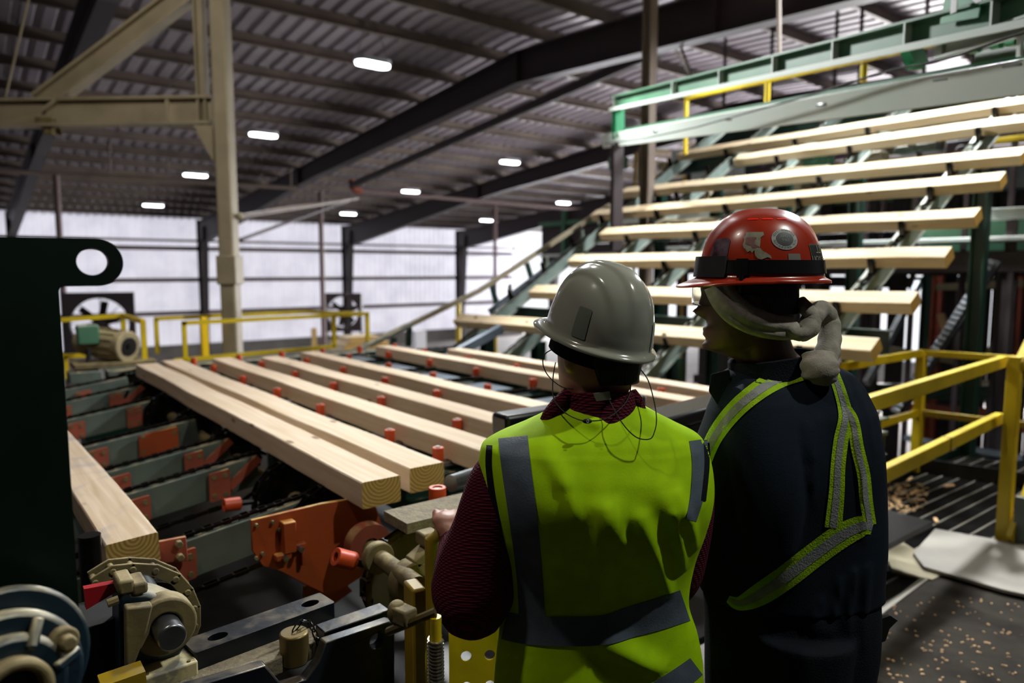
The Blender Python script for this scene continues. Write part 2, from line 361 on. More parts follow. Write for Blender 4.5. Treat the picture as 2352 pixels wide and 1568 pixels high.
# pipes and slim uprights in the Y=20 bay
def pipe(pts,r,lab,mat=purl,name='pipe'): return MB().tube(pts,r,10).build(name,mat,label=lab,category='pipe')
pipe([ony(-40,390,20),ony(682,432,20)],.055,'long pale pipe crossing low behind the cream post, left run')
t=thing('pipe_run',ony(820,437,20),'long pale pipe with reddish elbow running right toward the incline','pipe')
MB().tube([ony(830,438,20),ony(1400,487,20)],.06,10).build('pipe',girtm,t)
e=ony(812,436,20); MB().tube([e+V((0.25,0,-.02)),e+V((.05,0,0)),e+V((-.05,0,.1)),e+V((-.06,0,.3))],.1,12).build('elbow',orange2,t)
pipe([ony(808,425,20),ony(806,425,20)+V((.0,-12.9,1.25))],.1,'dark round duct running from the reddish elbow up to the green gantry',brown)
for px,y0,y1,lab in ((735,440,765,'slim upright post at the end of the yellow railing'),(1137,470,790,'slim upright pipe between two white wall bays by the incline'),(128,400,760,'slim pale upright post at the far left above the green plate')):
    p=ony(px,y0,20); q=V((p.x,p.y,GZ)); MB().tube([p,q],.07,10).build('upright_pipe',girtm,label=lab,category='pipe')
for k,(px,y0,y1) in enumerate(((252,325,395),(385,360,405),(668,385,428),(600,400,425))):
    MB().tube([ony(px,y0,20),ony(px,y1,20)],.025,6).build('pipe_hanger',purl,label='short hanger rod holding the long pipe, %s from the left'%ORDN[k],category='rod',group='pipe hanger rods')
# diagonal pale pipe left of second frame
pipe([ony(552,497,15),ony(820,455,20)],.05,'pale pipe from the knob on the cream post toward the rafter',purl)
pipe([ony(552,550,16),ony(800,460,20)],.04,'dark thin pipe slanting up behind the cream post',brown)
# hanging rods upper right
rod(onx(1540,40,8.8),onx(1590,178,8.8),.02,'thin hanging rod beside the upright channel under the big rafter')
t=thing('roof_post',ony(1492,340,5.8),'brown upright channel post behind the green gantry','steel post')
p=ony(1492,110,5.8); MB().ibeam(V((p.x,p.y,-.5)),V((p.x,p.y,zroof(5.8)-.3)),.13,.12,up=(0,1,0)).build('post',purl,t)
rod(ony(1788,-330,4.2),ony(1790,130,4.2),.02,'thin grey rod hanging above the green gantry beam')
# ---- cream post and I-beams at left
h=8.0
t=thing('cream_post',ath(535,800,h),'tall cream dusty steel post with bracket standing behind the timber deck','steel post')
pb=ath(536,820,h); pb.z=-1; 
xp,yp=pb.x,pb.y
MB().box((xp,yp,2.4),(.17,.2,6.8),Matrix.Rotation(-YAW,3,'Z')).build('post',cream,t,bevel=.02)
pm=ath(535,620,h); MB().box((xp,yp,pm.z),(.215,.24,.32),Matrix.Rotation(-YAW,3,'Z')).build('sleeve',cream,t,bevel=.01)
q=ath(520,300,h)
b=MB(); o=V((xp,yp,0))-RT*.09; b.plate([(0,q.z+.02),(-.18,q.z+.02),(-.18,q.z-.03),(0,q.z-.36)],[],o-FH*.03,RT,(0,0,1),.06)
b.box(o-RT*.09+V((0,0,q.z+.03)),(.24,.16,.03),Matrix.Rotation(-YAW,3,'Z')); b.build('bracket',cream,t)
MB().blob(V((xp,yp,0))+RT*.13+V((0,0,ath(540,497,h).z)),.045,8).build('knob',cream,t)
t=thing('cream_truss',ath(240,262,h),'cream I-beam truss with diagonal brace joining the tall cream post','steel beam')
pl=ath(-60,262,h); pr=V((xp,yp,ath(480,254,h).z))-RT*.12
MB().ibeam(pl,pr,.30,.16,.03,.02).build('bottom_chord',cream,t)
MB().ibeam(ath(470,310,h)-FH*.0,ath(455,-40,h),.1,.12,.02,.02,up=RT).build('hanger_post',cream,t)
MB().ibeam(ath(95,238,h),ath(430,-15,h),.22,.16,.03,.02).build('diagonal',cream,t)
MB().box(ath(390,255,h),(.03,.14,.26),Matrix.Rotation(-YAW,3,'Z')).build('stiffener',cream,t)
b=MB(); c=ath(110,282,h); b.box(c,(.2,.14,.1),Matrix.Rotation(-YAW,3,'Z')); b.box(c+V((.02,0,-.08)),(.1,.1,.1),Matrix.Rotation(-YAW,3,'Z')); b.cyl(c+V((.09,0,-.02)),c+V((.12,0,-.12)),.025); b.build('pulley_bracket',tan,t,bevel=.01)
MB().tube([ath(10,235,h),ath(70,-20,h)],.012,6).build('hanging_cable',cream,label='thin cable hanging above the cream beam at the top left corner',category='cable')
# ================================================================ TIMBERS
XD=V((1,0,IS)).normalized(); ND=V((-IS,0,1)).normalized()
_tm={}
def timber(p0,p1,xa,label,group,mat=None,w=.14,t=.089,name='timber',seed=0):
    """p0,p1: centres of the top face at the two ends"""
    p0=V(p0);p1=V(p1); ya=(p1-p0).normalized(); xa=V(xa); xa=(xa-ya*xa.dot(ya)).normalized(); za=xa.cross(ya); Lg=(p1-p0).length
    rnd=random.Random(seed*13+5); NS=26; rings=[]
    k1,k2=rnd.uniform(0,6),rnd.uniform(0,6)
    for i in range(NS+1):
        y=-Lg/2+Lg*i/NS; e=.0035*math.sin(i*.5+k1); wn=rnd.uniform(-.0012,.0012)
        r=[]
        for (x,z) in ((-w/2+.004,-t),(w/2-.004,-t),(w/2,-t+.004),(w/2,-.004),(w/2-.004,0),(-w/2+.004,0),(-w/2,-.004),(-w/2,-t+.004)):
            r.append(V((x+e+wn,y,z+.0015*math.sin(i*.8+k2))))
        rings.append(r)
    b=MB(); b.loft(rings); o=b.build(name,mat or W1,label=label,category='timber',group=group,origin=(0,0,0))
    o.location=(p0+p1)/2; o.rotation_euler=Matrix((xa,ya,za)).transposed().to_euler(); return o
ZD=1.0
DB=[(1.0,2.07,5.73,'nearest timber on the flat deck, with a round knot low on its side'),
    (1.20,2.12,5.85,'second timber on the deck, lying close behind the nearest one'),
    (1.53,2.15,5.75,'third timber on the deck, its near end behind the maroon sleeve'),
    (1.87,2.12,5.62,'fourth timber on the deck, its near end at the black guard box'),
    (2.235,2.2,5.75,'fifth timber on the deck, left of the wide gap'),
    (2.965,2.25,5.8,'sixth timber on the deck, right of the wide gap with empty rollers'),
    (3.33,2.3,5.2,'last timber on the deck, at the foot of the incline')]
DX=[d[0] for d in DB]
for i,(X,y0,y1,lab) in enumerate(DB):
    timber((X+.07,y0,ZD),(X+.07+(.0 if i%2 else .01),y1,ZD),(1,0,0),'squared pine '+lab,'squared timbers on the flat deck',W1,seed=i)
timber((.37,2.28,.9),(.27,5.8,.93),(1,0,0.05),'short-looking pine timber with blue stain and two knots, behind the dark green plate','lone timber',WB,seed=40)
IB=[((1050,728),(2010,790),'lowest timber on the incline, its end by the blue jacket shoulder'),
 ((1222,662),(2100,683),'second timber up the incline, passing behind the red helmet brim'),
 ((1312,592),(2178,578),'third timber up the incline, its square end right of the red helmet'),
 ((1382,536),(2290,548),'pale plank lying under the timbers right of the red helmet'),
 ((1384,530),(2245,487),'fourth timber up the incline, touching the top of the red helmet'),
 ((1364,487),(2303,403),'fifth timber up the incline, the highest one whose near end shows'),
 ((1432,436),(2352,345),'sixth timber up the incline'),
 ((1692,360),(2400,263),'seventh timber up the incline, left end starting farther right'),
 ((1562,350),(2400,220),'topmost timber on the incline under the pale gantry beam')]
IT=[]
for i,(a,c,lab) in enumerate(IB):
    if i==3: continue
    pa=oni(*a);pc=oni(*c)
    IT.append(pc)
    timber(pc,pa,XD,'bright pine '+lab,'squared timbers climbing the incline',W2,seed=60+i)
# ================================================================ CHAINS
def linkrow(b,pts,pitch=.038,w=.022,hh=.014,up=(0,0,1),phase=0):
    pts=[V(p) for p in pts]; d=[0]
    for i in range(1,len(pts)): d.append(d[-1]+(pts[i]-pts[i-1]).length)
    s=phase; k=0
    def at(s):
        for i in range(1,len(pts)):
            if s<=d[i] or i==len(pts)-1:
                return pts[i-1].lerp(pts[i],(s-d[i-1])/(d[i]-d[i-1]))
    while s+pitch<d[-1]:
        p=at(s+.003); q=at(s+pitch-.003); ww=w if k%2 else w*.55
        a=(q-p).normalized(); sd=V((0,1,0)); u=a.cross(sd)
        for o in (-1,1): b.bar(p+sd*o*ww,q+sd*o*ww,.004,hh*(1.0 if k%2 else .85),up=u)
        b.tube([at(s)-sd*w*.9,at(s)+sd*w*.9],hh*.42,6)
        s+=pitch;k+=1
# ---- deck chain rows
RY=[1.82,2.38,2.78,3.54,4.18,4.82,5.5,6.05]
RX=[1.48,1.835,2.195,2.565,2.925,3.29]
ROWN=['nearest','second','third','fourth','fifth','sixth','seventh','farthest']
WC=V((1.03,0,.765)); WR=.15
for i,Y in enumerate(RY):
    t=thing('deck_chain_conveyor',(2.4,Y,.6),'deck chain row with orange rollers under the flat timbers, %s of eight rows'%ROWN[i],'conveyor','deck chain rows')
    b=MB(); b.chan((1.25,Y-.02,.845),(3.95,Y-.02,.845),.085,.05,.008); b.box((2.6,Y,.885),(2.7,.03,.012)); b.build('rail',green,t)
    arc=[WC+V((WR*math.cos(a),Y,WR*math.sin(a))) for a in [math.radians(260-170*k/14) for k in range(15)]]
    b=MB(); linkrow(b,arc+[V((3.95,Y,.905))],pitch=.05 if i else .06,w=.02,hh=.018); b.build('chain',chainm,t)
    b=MB(); poly=[]
    for k in range(48):
        a=2*math.pi*k/48; rr_=.130+(.010 if k%2 else 0); poly.append((rr_*math.cos(a),rr_*math.sin(a)))
    b.plate(poly,[circ(.035,18)],WC+V((0,Y-.006,0)),(1,0,0),(0,0,1),-.014); b.ringcyl(WC+V((0,Y,0)),(0,1,0),.062,.033,.07); b.build('sprocket',black if i else M('grimy_grey_iron','3a382e',.5,.3,col2='4c493a',sc=15),t)
    for k,X in enumerate(RX):
        if X<1.4 or (i==0 and X>1.6 and X<3): continue
        r=MB(); r.ringcyl((X,Y,.952),(0,0,1),.023,.010,.056); ro=r.build('roller',rollmat,t,bevel=.002)
        c=MB(); c.cyl((X,Y,.90),(X,Y,.984),.0105,12); c.box((X+.01,Y,.914),(.07,.05,.012)); c.build('roller_pin',rollcore,ro)
    if i in (0,2,3,4):
        a=math.radians(153 if i==0 else 170+3*i); c=WC+V((0,Y,0)); dr=V((math.cos(a),0,math.sin(a)))
        r=MB(); r.ringcyl(c+dr*(WR+.085),dr,.026,.012,.062); ro=r.build('roller',rollmat,t,bevel=.002)
        q=MB(); q.cyl(c+dr*WR,c+dr*(WR+.105),.011,12); q.build('roller_pin',black,ro)
    if i==0:
        r=MB(); r.ringcyl((1.19,Y+.1,.955),(0,0,1),.028,.016,.06); ro=r.build('roller',rollmat,t,bevel=.002)
        q=MB(); q.cyl((1.19,Y+.1,.90),(1.19,Y+.1,.98),.016,14); q.build('roller_pin',rollcore,ro)
MB().cyl((1.03,1.5,.765),(1.03,6.3,.765),.03,20).build('drive_shaft',tan,label='dusty round drive shaft running through the chain wheels under the nearest timber',category='shaft')
MB().cyl((3.95,2.2,.78),(3.95,6.3,.78),.03,16).build('drive_shaft',steel,label='steel shaft under the foot of the incline behind the last deck timber',category='shaft')
# slide plates in the wide gap and elsewhere
for k,(ya,yb) in enumerate(((5.62,6.0),(4.95,5.3),(4.32,4.65),(3.7,4.02),(2.95,3.3))):
    MB().box((2.74,(ya+yb)/2,.893),(.30,yb-ya,.012)).build('slide_plate',bluegrey,label='blue-grey slide plate in the wide timber gap, %s from the far side'%ORDN[k],category='steel plate',group='slide plates in the wide gap',bevel=.002)
    MB().box((2.74,(ya+yb)/2,.843),(.28,.03,.088)).build('support_bar',green,bpy.data.objects['slide_plate' if k==0 else 'slide_plate.%03d'%k])
# deck frame
t=thing('conveyor_stand',(2.4,4,GZ),'dark green steel stand carrying the flat timber deck','conveyor stand')
b=MB()
for X in (1.45,2.1,2.75,3.4,3.9): b.ibeam((X,1.75,.74),(X,6.35,.74),.12,.09,.01,.01)
b.build('cross_beam',green,t)
for X in (1.45,3.9):
    for Y in (1.85,4.1,6.3): MB().bar((X,Y,.68),(X,Y,GZ),.1,.1).build('leg',green,t)
MB().box((1.9,4.0,.28),(4.6,4.8,.03)).build('deck_shade_sheet',black,label='added black sheet standing in for the shade under the timber deck',category='shade sheet')  # black sheet added so the space under the deck stays dark
MB().box((1.9,6.45,-.4),(4.6,.05,1.4)).build('deck_shade_back',black,label='added black back sheet for the shade under the deck',category='shade sheet')  # upright black sheet, added behind the same dark space
# far edge rail of the deck (green plate behind the far timber ends)
b=MB(); b.box((2.2,6.28,.885),(2.6,.16,.03)); b.box((2.2,6.38,.86),(2.6,.03,.1)); b.build('edge_plate',steelgreen,label='grey-green edge plate along the far ends of the deck timbers',category='steel plate')
# ---- transfer beams on the left, rising to the deck
TY=[2.42,3.10,3.50,4.08,4.88,5.5,6.02]
def zt(X): return .812+(X-.45)/7
for i,Y in enumerate(TY):
    t=thing('transfer_beam',(.5,Y,.5),'grey-green transfer beam with orange plates left of the timbers, %s of seven'%ORDN[i],'conveyor','transfer beams left of the timbers')
    x0,x1=-.5,1.0
    MB().bar((x0,Y,zt(x0)-.078),(x1,Y,zt(x1)-.078),.035,.13).build('beam',steelgreen,t,bevel=.004)
    b=MB(); linkrow(b,[(x0,Y,zt(x0)),(x1,Y,zt(x1)),(x1+.06,Y,zt(x1)-.02)],pitch=.03,w=.012,hh=.014)
    pts=[(x1+.06,Y,zt(x1)-.12),(x1-.05,Y,zt(x1)-.2),(x0,Y,zt(x0)-.2)]; linkrow(b,pts,pitch=.05,w=.012,hh=.014); b.build('chain',chainm,t)
    sx,sz=Y-.03,0
    def pl(xc,w,hh_,zc,mat=orange2,big=False):
        b=MB(); b.plate(rr(w,hh_,.008,3),[],(xc,Y-.03,zt(xc)-.075+zc),(1,0,1/7),(0,0,1),.012); p=b.build('bolted_plate',mat,t)
        q=MB()
        for dx in (-.5,.5):
            for dz in (-.5,.5): q.cyl((xc+dx*(w-.04),Y-.03,zt(xc)-.075+zc+dz*(hh_-.04)),(xc+dx*(w-.04),Y-.045,zt(xc)-.075+zc+dz*(hh_-.04)),.011,6)
        q.build('bolt',tan,p)
    pl(.52,.09,.10,-.01)
    if i in (1,2,4,5): pl(.83,.085,.12,-.01)
    if i==3: pl(.80,.19,.12,-.005,orange)
    if i==6: pl(.70,.1,.06,0)
    if i in (1,2,4,5):
        MB().bar((.87,Y-.028,zt(.87)-.11),(1.0,Y-.028,zt(1)-.02),.012,.035).build('brace',orange2,t)
# large orange bracket plate on the nearest row
t=thing('orange_bracket',ony(690,1300,2.2),'large orange bracket plate with bolts beside the shaft below the nearest timber','bracket')
pp=[ony(x,y,2.2) for x,y in [(574,1192),(735,1154),(850,1135),(872,1200),(860,1300),(790,1345),(745,1362),(690,1335),(640,1308),(600,1296),(577,1262)]]
o=pp[0]; MB().plate([((p-o).x,(p-o).z) for p in pp],[],o,(1,0,0),(0,0,1),.014).build('plate',orange,t,bevel=.002)
b=MB()
for x,y in ((588,1205),(625,1198),(588,1280),(640,1215),(602,1270)): c=ony(x,y,2.185); b.cyl(c,c-V((0,.012,0)),.006,6)
b.build('bolt',tan,t)
c=ony(660,1250,2.18); b=MB(); b.box(c+V((0.0,-.01,.03)),(.04,.04,.10)); b.box(c+V((.03,-.01,-.01)),(.05,.02,.02)); b.box(c+V((-.02,-.01,-.03)),(.05,.03,.02)); b.box(c+V((.045,-.01,-.05)),(.012,.02,.05)); b.build('clamp',orange,t,bevel=.003)
b=MB()
for dx,dz in ((-.02,-.03),(.03,-.012)): b.cyl(c+V((dx,-.02,dz)),c+V((dx,-.045,dz)),.009,6)
b.build('clamp_bolt',steel,t)
c=ony(800,1235,2.1); MB().ringcyl((1.03,2.1,.775),(0,1,0),.075,.03,.05).build('bearing_collar',orange2,t)
MB().plate([((ony(x,y,2.25)-o).x,(ony(x,y,2.25)-o).z) for x,y in [(690,1340),(760,1300),(800,1350),(735,1395),(690,1380)]],[],o+V((0,.03,0)),(1,0,0),(0,0,1),.012).build('lower_flange',orange,t)
# small orange plates at the near transfer beam
t=thing('lug_plate',ony(390,1280,2.36),'orange-brown lug plate with two big bolts, right of the blue-stained timber end','bracket')
pp=[ony(x,y,2.36) for x,y in [(340,1245),(425,1229),(430,1286),(355,1290)]]; o=pp[0]
MB().plate([((p-o).x,(p-o).z) for p in pp],[],o,(1,0,0),(0,0,1),.014).build('plate',orange2,t,bevel=.002)
b=MB()
for x,y in ((409,1247),(412,1277)): c=ony(x,y,2.345); b.cyl(c,c-V((0,.02,0)),.012,6)
b.build('bolt',tan,t,bevel=.002)
# ================================================================ INCLINE
incm=M('dusty_incline_steel','6f7d76',.5,.2,col2='86928c',sc=5,dust='a8a898',dustamt=.7)
IY=[2.5,3.62,4.41,5.3,6.15]
def ip(X,Y,off): return V((X,Y,zinc(X)))+ND*off
for i,Y in enumerate(IY):
    t=thing('incline_chain_conveyor',(6,Y,.9),'sloping lug chain beam under the incline timbers, %s of five from the near side'%ORDN[i],'conveyor','incline chain rows')
    X0,X1=3.9,8.6
    b=MB(); b.ibeam(ip(X0,Y,-.17),ip(X1,Y,-.17),.13,.07,.01,.01,up=ND); b.build('beam',incm,t)
    MB().bar(ip(X0+.3,Y+.11,-.22),ip(X1,Y+.11,-.22),.03,.09,up=ND).build('side_rail',mint,t)
    b=MB(); linkrow(b,[ip(X0,Y,-.1),ip(X1,Y,-.1)],pitch=.06,w=.022,hh=.02); b.build('chain',chainm,t)
    for p in IT:
        P=V((p.x,Y,zinc(p.x)))-XD*.088
        l=MB(); l.plate([(-.05,-.13),(.012,-.13),(.012,0),(-.002,.012),(-.014,0),(-.03,-.06)],[],P-V((0,.018,0)),XD,ND,-.036)
        l.bar(P+ND*-.03-V((0,.024,0)),P+ND*-.03+V((0,.024,0)),.02,.02); l.build('lug',black if i<2 else chainm,t)
    for X in ((4.45,7.2) if i else (7.2,)):
        MB().ibeam((X,Y,zinc(X)-.28),(X,Y,GZ),.12,.10,.012,.01,up=(0,1,0)).build('leg',green,t)
for X,nm in ((4.9,'lower'),(6.3,'middle'),(7.8,'upper')):
    MB().ibeam(V((X,2.2,zinc(X)-.36)),V((X,6.4,zinc(X)-.36)),.16,.1,.012,.01).build('cross_beam',green,label='dark green cross beam under the incline, %s one'%nm,category='steel beam')
# curved pale sweep rails between the chains
for k,(px,py) in enumerate(((1560,545),(1480,545),(1620,455),(1760,430))):
    p=oni(px,py,-.2); a=p; b=MB(); b.tube([a,a+XD*.18+ND*.03,a+XD*.3+ND*.03+V((0,-.1,0)),a+XD*.33+V((0,-.3,0)),a+XD*.3+V((0,-.55,0))],.03,8)
    b.build('sweep_rail',cream,label='pale curved sweep rail between the incline chains, %s of four'%ORDN[k],category='steel rail',group='sweep rails')
# hold-down rail on the left side of the incline
t=thing('hold_down_rail',(4,6.6,1),'long thin pale rail with struts along the left edge of the incline','steel rail')
Y6=6.6; A=ony(848,792,Y6); B=ony(1100,668,Y6); C_=ony(1400,472,Y6)
b=MB(); b.bar(A,B,.05,.05); b.bar(B,C_,.05,.05); b.build('rail',cream,t)
for (x0,y0,x1,y1) in ((1128,652,1146,715),(1210,604,1224,650),(905,775,902,800),(940,752,938,795)): MB().bar(ony(x0,y0,Y6),ony(x1,y1,Y6),.06,.03,up=(0,1,0)).build('strut',green,t)
b=MB(); b.bar(ony(800,812,Y6),ony(940,745,Y6),.14,.02); b.build('foot_plate',steelgreen,t)
t=thing('outer_lug_chain',(5,6.35,1),'grey-green lug chain rail beside the hold-down rail, with upright teeth','conveyor')
P0=ony(1128,718,6.35);P1=ony(1405,507,6.35); MB().bar(P0,P1,.08,.08).build('rail',bluegrey,t)
d=(P1-P0).normalized(); 
for f in (.13,.42,.72): c=P0.lerp(P1,f)+V((0,0,.03)); MB().plate([(-.06,0),(.06,0),(.035,.05),(.02,.14),(-.01,.13),(-.015,.06)],[],c,d,(0,0,1),.03).build('tooth',steelgreen,t)
MB().bar(ony(960,860,5.6),ony(1150,755,5.6),.07,.08).build('lower_chain_rail',bluegrey,label='dusty dark rail rising from behind the sixth deck timber to the lowest incline timber',category='steel rail')
# black guards at the near ends
b=MB(); a=ony(1170,990,1.98); b.box(a+V((.36,0.05,-.02)),(.74,.10,.15)); b.build('guard_box',beltb,label='black guard box covering the near end of the fourth timber',category='guard',bevel=.015)
b=MB(); a=ony(1480,972,1.72); a2=ony(1660,925,1.72); b.bar(a,a2+(a2-a),.16,.05); b.bar(a-V((0,.05,.09)),a2+(a2-a)-V((0,.05,.09)),.04,.14); b.build('guard_plate',beltb,label='black rounded guard plate between the two workers in front of the timbers',category='guard',bevel=.012)

MB().cyl(ony(1035,1110,2.05),ony(1140,1075,2.15),.03,18).build('steel_sleeve',steel,label='shiny steel sleeve below the second timber end, left of the maroon sleeve',category='shaft')
b=MB(); b.box(ony(1080,1150,1.75)+V((0.02,.05,-.03)),(.5,.14,.03)); b.build('ledge',dustsand,label='sawdust covered ledge behind the maroon sleeve near the orange roller',category='ledge')
# ================================================================ OVERHEAD GANTRY
def gd(x): return 1/(1/8.6+(x-1385)/1015*(1/3.2-1/8.6))
def G(x,y,k=1): return ath(x,y,gd(x)*k)
t=thing('sorter_gantry',G(1400,330),'long green and pale overhead gantry beams above the incline','gantry')
GU=G(1410,237);GU2=G(2480,-10)
MB().ibeam(GU,GU2,.135,.10,.014,.010).build('upper_beam',sorter,t)
gdir=(GU2-GU).normalized(); gs=gdir.cross(V((0,0,1))).normalized(); nearside=-gs if gs.dot(FH)>0 else gs
for f in (.02,.30,.46,.60,.72,.83,.93): MB().box(GU.lerp(GU2,f)+nearside*.025,(.05,.012,.11),Matrix.Rotation(math.atan2(gdir.y,gdir.x)+math.pi/2,3,'Z')).build('stiffener',mint,t)
MB().bar(GU+nearside*.05-V((0,0,.075)),GU2+nearside*.05-V((0,0,.075)),.02,.035).build('pale_flange',mint,t)
GL=G(1385,325);GL2=G(2480,157)
MB().bar(GL,GL2,.03,.155,up=V((0,0,1))+nearside*.25).build('lower_beam',mint,t,bevel=.005)
MB().bar(GL-nearside*.09+V((0,0,.09)),GL2-nearside*.09+V((0,0,.09)),.10,.04).build('top_rail',sorter,t)
for x,y in ((1510,302),(1680,274),(1895,240),(2170,183),(2335,150)): 
    c=G(x,y)+nearside*.02; MB().bar(c-gdir*.055,c+gdir*.055,.02,.022).build('pad',steel,t,bevel=.009)
MB().ibeam(G(1420,250),G(1420,318),.12,.10,.012,.01,up=gdir).build('end_post',tealgreen,t)
p=G(1418,330); MB().ibeam(p,V((p.x,p.y,1.9)),.11,.11,.012,.01,up=gdir).build('lower_post',brown,t)
MB().bar(G(2092,108,1.05),G(2108,152,1.05),.10,.06,up=gdir).build('strut',tealgreen,t)
t=thing('drive_station',G(2168,140),'pale green drive station with bright green guards at the top right corner','machine')
MB().bar(G(2166,95),G(2162,130),.05,.05,up=gdir).build('post',mint,t,bevel=.005)
MB().ibeam(G(2160,118),G(2430,35),.075,.06,.01,.01).build('rail',mint,t)
MB().bar(G(2262,62,1.25),G(2330,48,1.25),.1,.06).build('guard',tealgreen,t,bevel=.01)
MB().bar(G(2280,15,1.3),G(2400,-10,1.3),.2,.14).build('motor_guard',tealgreen,t,bevel=.02)
MB().bar(G(2345,60),G(2342,130),.02,.02,up=gdir).build('hanger',mint,t)
MB().bar(G(2250,150,1.3),G(2420,110,1.3),.1,.16).build('cabinet',green,t,bevel=.01)
for x in (2240,2290,2325): c=G(x,112-(x-2240)*.2,1.2); MB().cyl(c-gdir*.03,c+gdir*.03,.025,14).build('drum',tealgreen,t)
t=thing('gantry_sign',G(2215,0,.98),'green sign with a white capital letter, cut by the top edge','sign')
a=G(2172,30,.975); zx=math.atan2(gdir.y,gdir.x)
MB().bar(G(2172,-10,.99),G(2262,-30,.99),.006,.26).build('panel',tealgreen,t)
cu=bpy.data.curves.new('letter','FONT'); cu.body='N'; cu.size=.26; cu.extrude=.002; cu.offset=.006
to=bpy.data.objects.new('tmp',cu); COL.objects.link(to); bpy.context.view_layer.update()
me=bpy.data.meshes.new_from_object(to.evaluated_get(bpy.context.evaluated_depsgraph_get())); bpy.data.objects.remove(to)
lm=bpy.data.objects.new('letter',me); me.materials.clear(); me.materials.append(M('white_letter','e8e8ee',.5)); COL.objects.link(lm); lm.parent=t
lm.location=G(2178,32,.972)-ORG[t.name]; lm.rotation_euler=(math.pi/2,0,zx)
def hd(x): return 1/(1/8.2+(x-1575)/675*(1/4.3-1/8.2))
t=thing('overhead_handrail',ath(1770,220,hd(1770)),'yellow handrail running behind the upper gantry beam','handrail')
MB().tube([ath(1575,226,hd(1575)),ath(2420,38,hd(2420))],.024,10).build('rail',yellow,t)
for px,py,l in ((1577,228,.6),(1763,190,.26),(1985,148,.12)):
    p=ath(px,py,hd(px)); MB().tube([p,p-V((0,0,l))],.024,10).build('post',yellow,t)
b=None
MB().tube([G(x,y,.97) for x,y in ((1390,330),(1480,318),(1600,292),(1720,258),(1850,222),(1950,190),(2060,158),(2120,148),(2200,128),(2300,92),(2400,60))],.006,6).build('cable',blk,label='thin black cable sagging along the gantry beams',category='cable')
MB().box(onx(2320,205,8.0),(.1,.9,.07)).build('red_beam',redor,label='red-orange beam at the right edge above the topmost timber',category='steel beam',bevel=.01)
# yellow cage far behind between the post and timbers
t=thing('ladder_cage',ony(1490,420,9.5),'yellow ladder cage standing far behind the green end post','ladder')
b=MB()
for px in (1460,1478,1492,1575): p=ony(px,350,9.5); b.tube([p,V((p.x,p.y,GZ))],.035,8)
for py in (345,372,400): b.tube([ony(1485,py,9.5),ony(1580,py+5,9.5)],.03,8)
b.build('cage',yellow2,t)
MB().tube([ony(1470,340,9.9),ony(1470,470,9.9)],.05,8).build('upright',purl,t)
# machinery behind the incline
def stand(o,p,hgt,dy,zb=GZ):
    for s in (0,):
        q=V((p.x+.03,p.y+s*(dy/2-.1),p.z-hgt/2)); MB().bar(q,(q.x,q.y,zb),.05,.05).build('stand_leg',brown,o)
def bx(lab,px,py,X,d,mat,name='machine_box',cat='machine',bev=.01):
    p=onx(px,py,X); o=MB().box(p,d,Matrix.Identity(3)).build(name,mat,label=lab,category=cat,bevel=bev); stand(o,p,d[2],d[1]); return o
bx('dark green machine housing behind the top incline timbers',2000,262,9.2,(.5,5.0,.35),green)
bx('small dark cabinet behind the sixth incline timber',2030,418,9.3,(.3,1.6,.22),blk)
bx('cream column behind the fifth incline timber',1830,430,9.2,(.25,.3,.7),cream)
bx('cream box behind the incline chains left of the cream column',1700,455,9.0,(.25,.8,.2),cream)
bx('pale box behind the upper incline near the post',1580,370,9.0,(.3,.4,.35),mint)
bx('grey-green panel under the beam right of the fourth incline timber',2300,535,9.0,(.1,1.6,.45),sorter)
bx('pale plank rack behind the second and third timbers',1880,562,8.6,(.5,6.2,.05),mint,'plank_rack','rack')
bx('long pale top rail at the right edge below the fifth timber',2330,490,8.5,(.12,1.4,.12),mint,'top_rail','steel beam')
bx('long dark beam under the pale rack at the right edge',2330,600,8.6,(.2,3.2,.22),brown,'dark_beam','steel beam')
bx('yellow beam at the right edge between sixth and seventh timbers',2330,318,8.6,(.08,.7,.05),yellow,'yellow_beam','steel beam')
bx('white-topped rail behind the third timber',1560,500,8.8,(.1,3.4,.08),mint,'top_rail','steel beam')
# clutter between incline rows
rc=random.Random(3)
for k in range(8):
    px=1420+k*115; py=385-k*6+rc.uniform(-18,18)
    b=MB(); p=onx(px,py,8.9); hh_=rc.uniform(.08,.3); b.box(p,(.2,rc.uniform(.15,.5),hh_)); b.cyl(p+V((-.12,0,0)),p+V((-.2,0,0)),rc.uniform(.03,.07),14)
    go=b.build('gear_housing',[sorter,cream,steelgreen,brown][k%4],label='%s gear housing behind the upper incline timbers, %s from the left'%(['green','cream','grey-green','brown'][k%4],ORDN[k]),category='machine',group='gear housings',bevel=.01); stand(go,p,hh_,.1)
t=thing('mezzanine_front',(11.2,5,1.8),'long dark mezzanine front with pale ledge, behind the incline above the plank wall','mezzanine')
MB().box((11.25,5.0,2.42),(.15,16.4,1.25)).build('panel',brown,t)
MB().box((11.15,5.0,2.02),(.10,16.4,.06)).build('ledge',mint,t)
MB().box((11.12,5.0,2.75),(.08,16.4,.10)).build('top_ledge',sorter,t)
for k in range(9): MB().box((11.1,12.3-1.9*k,2.42),(.12,.10,1.2)).build('upright',[sorter,cream,purl][k%3],t)
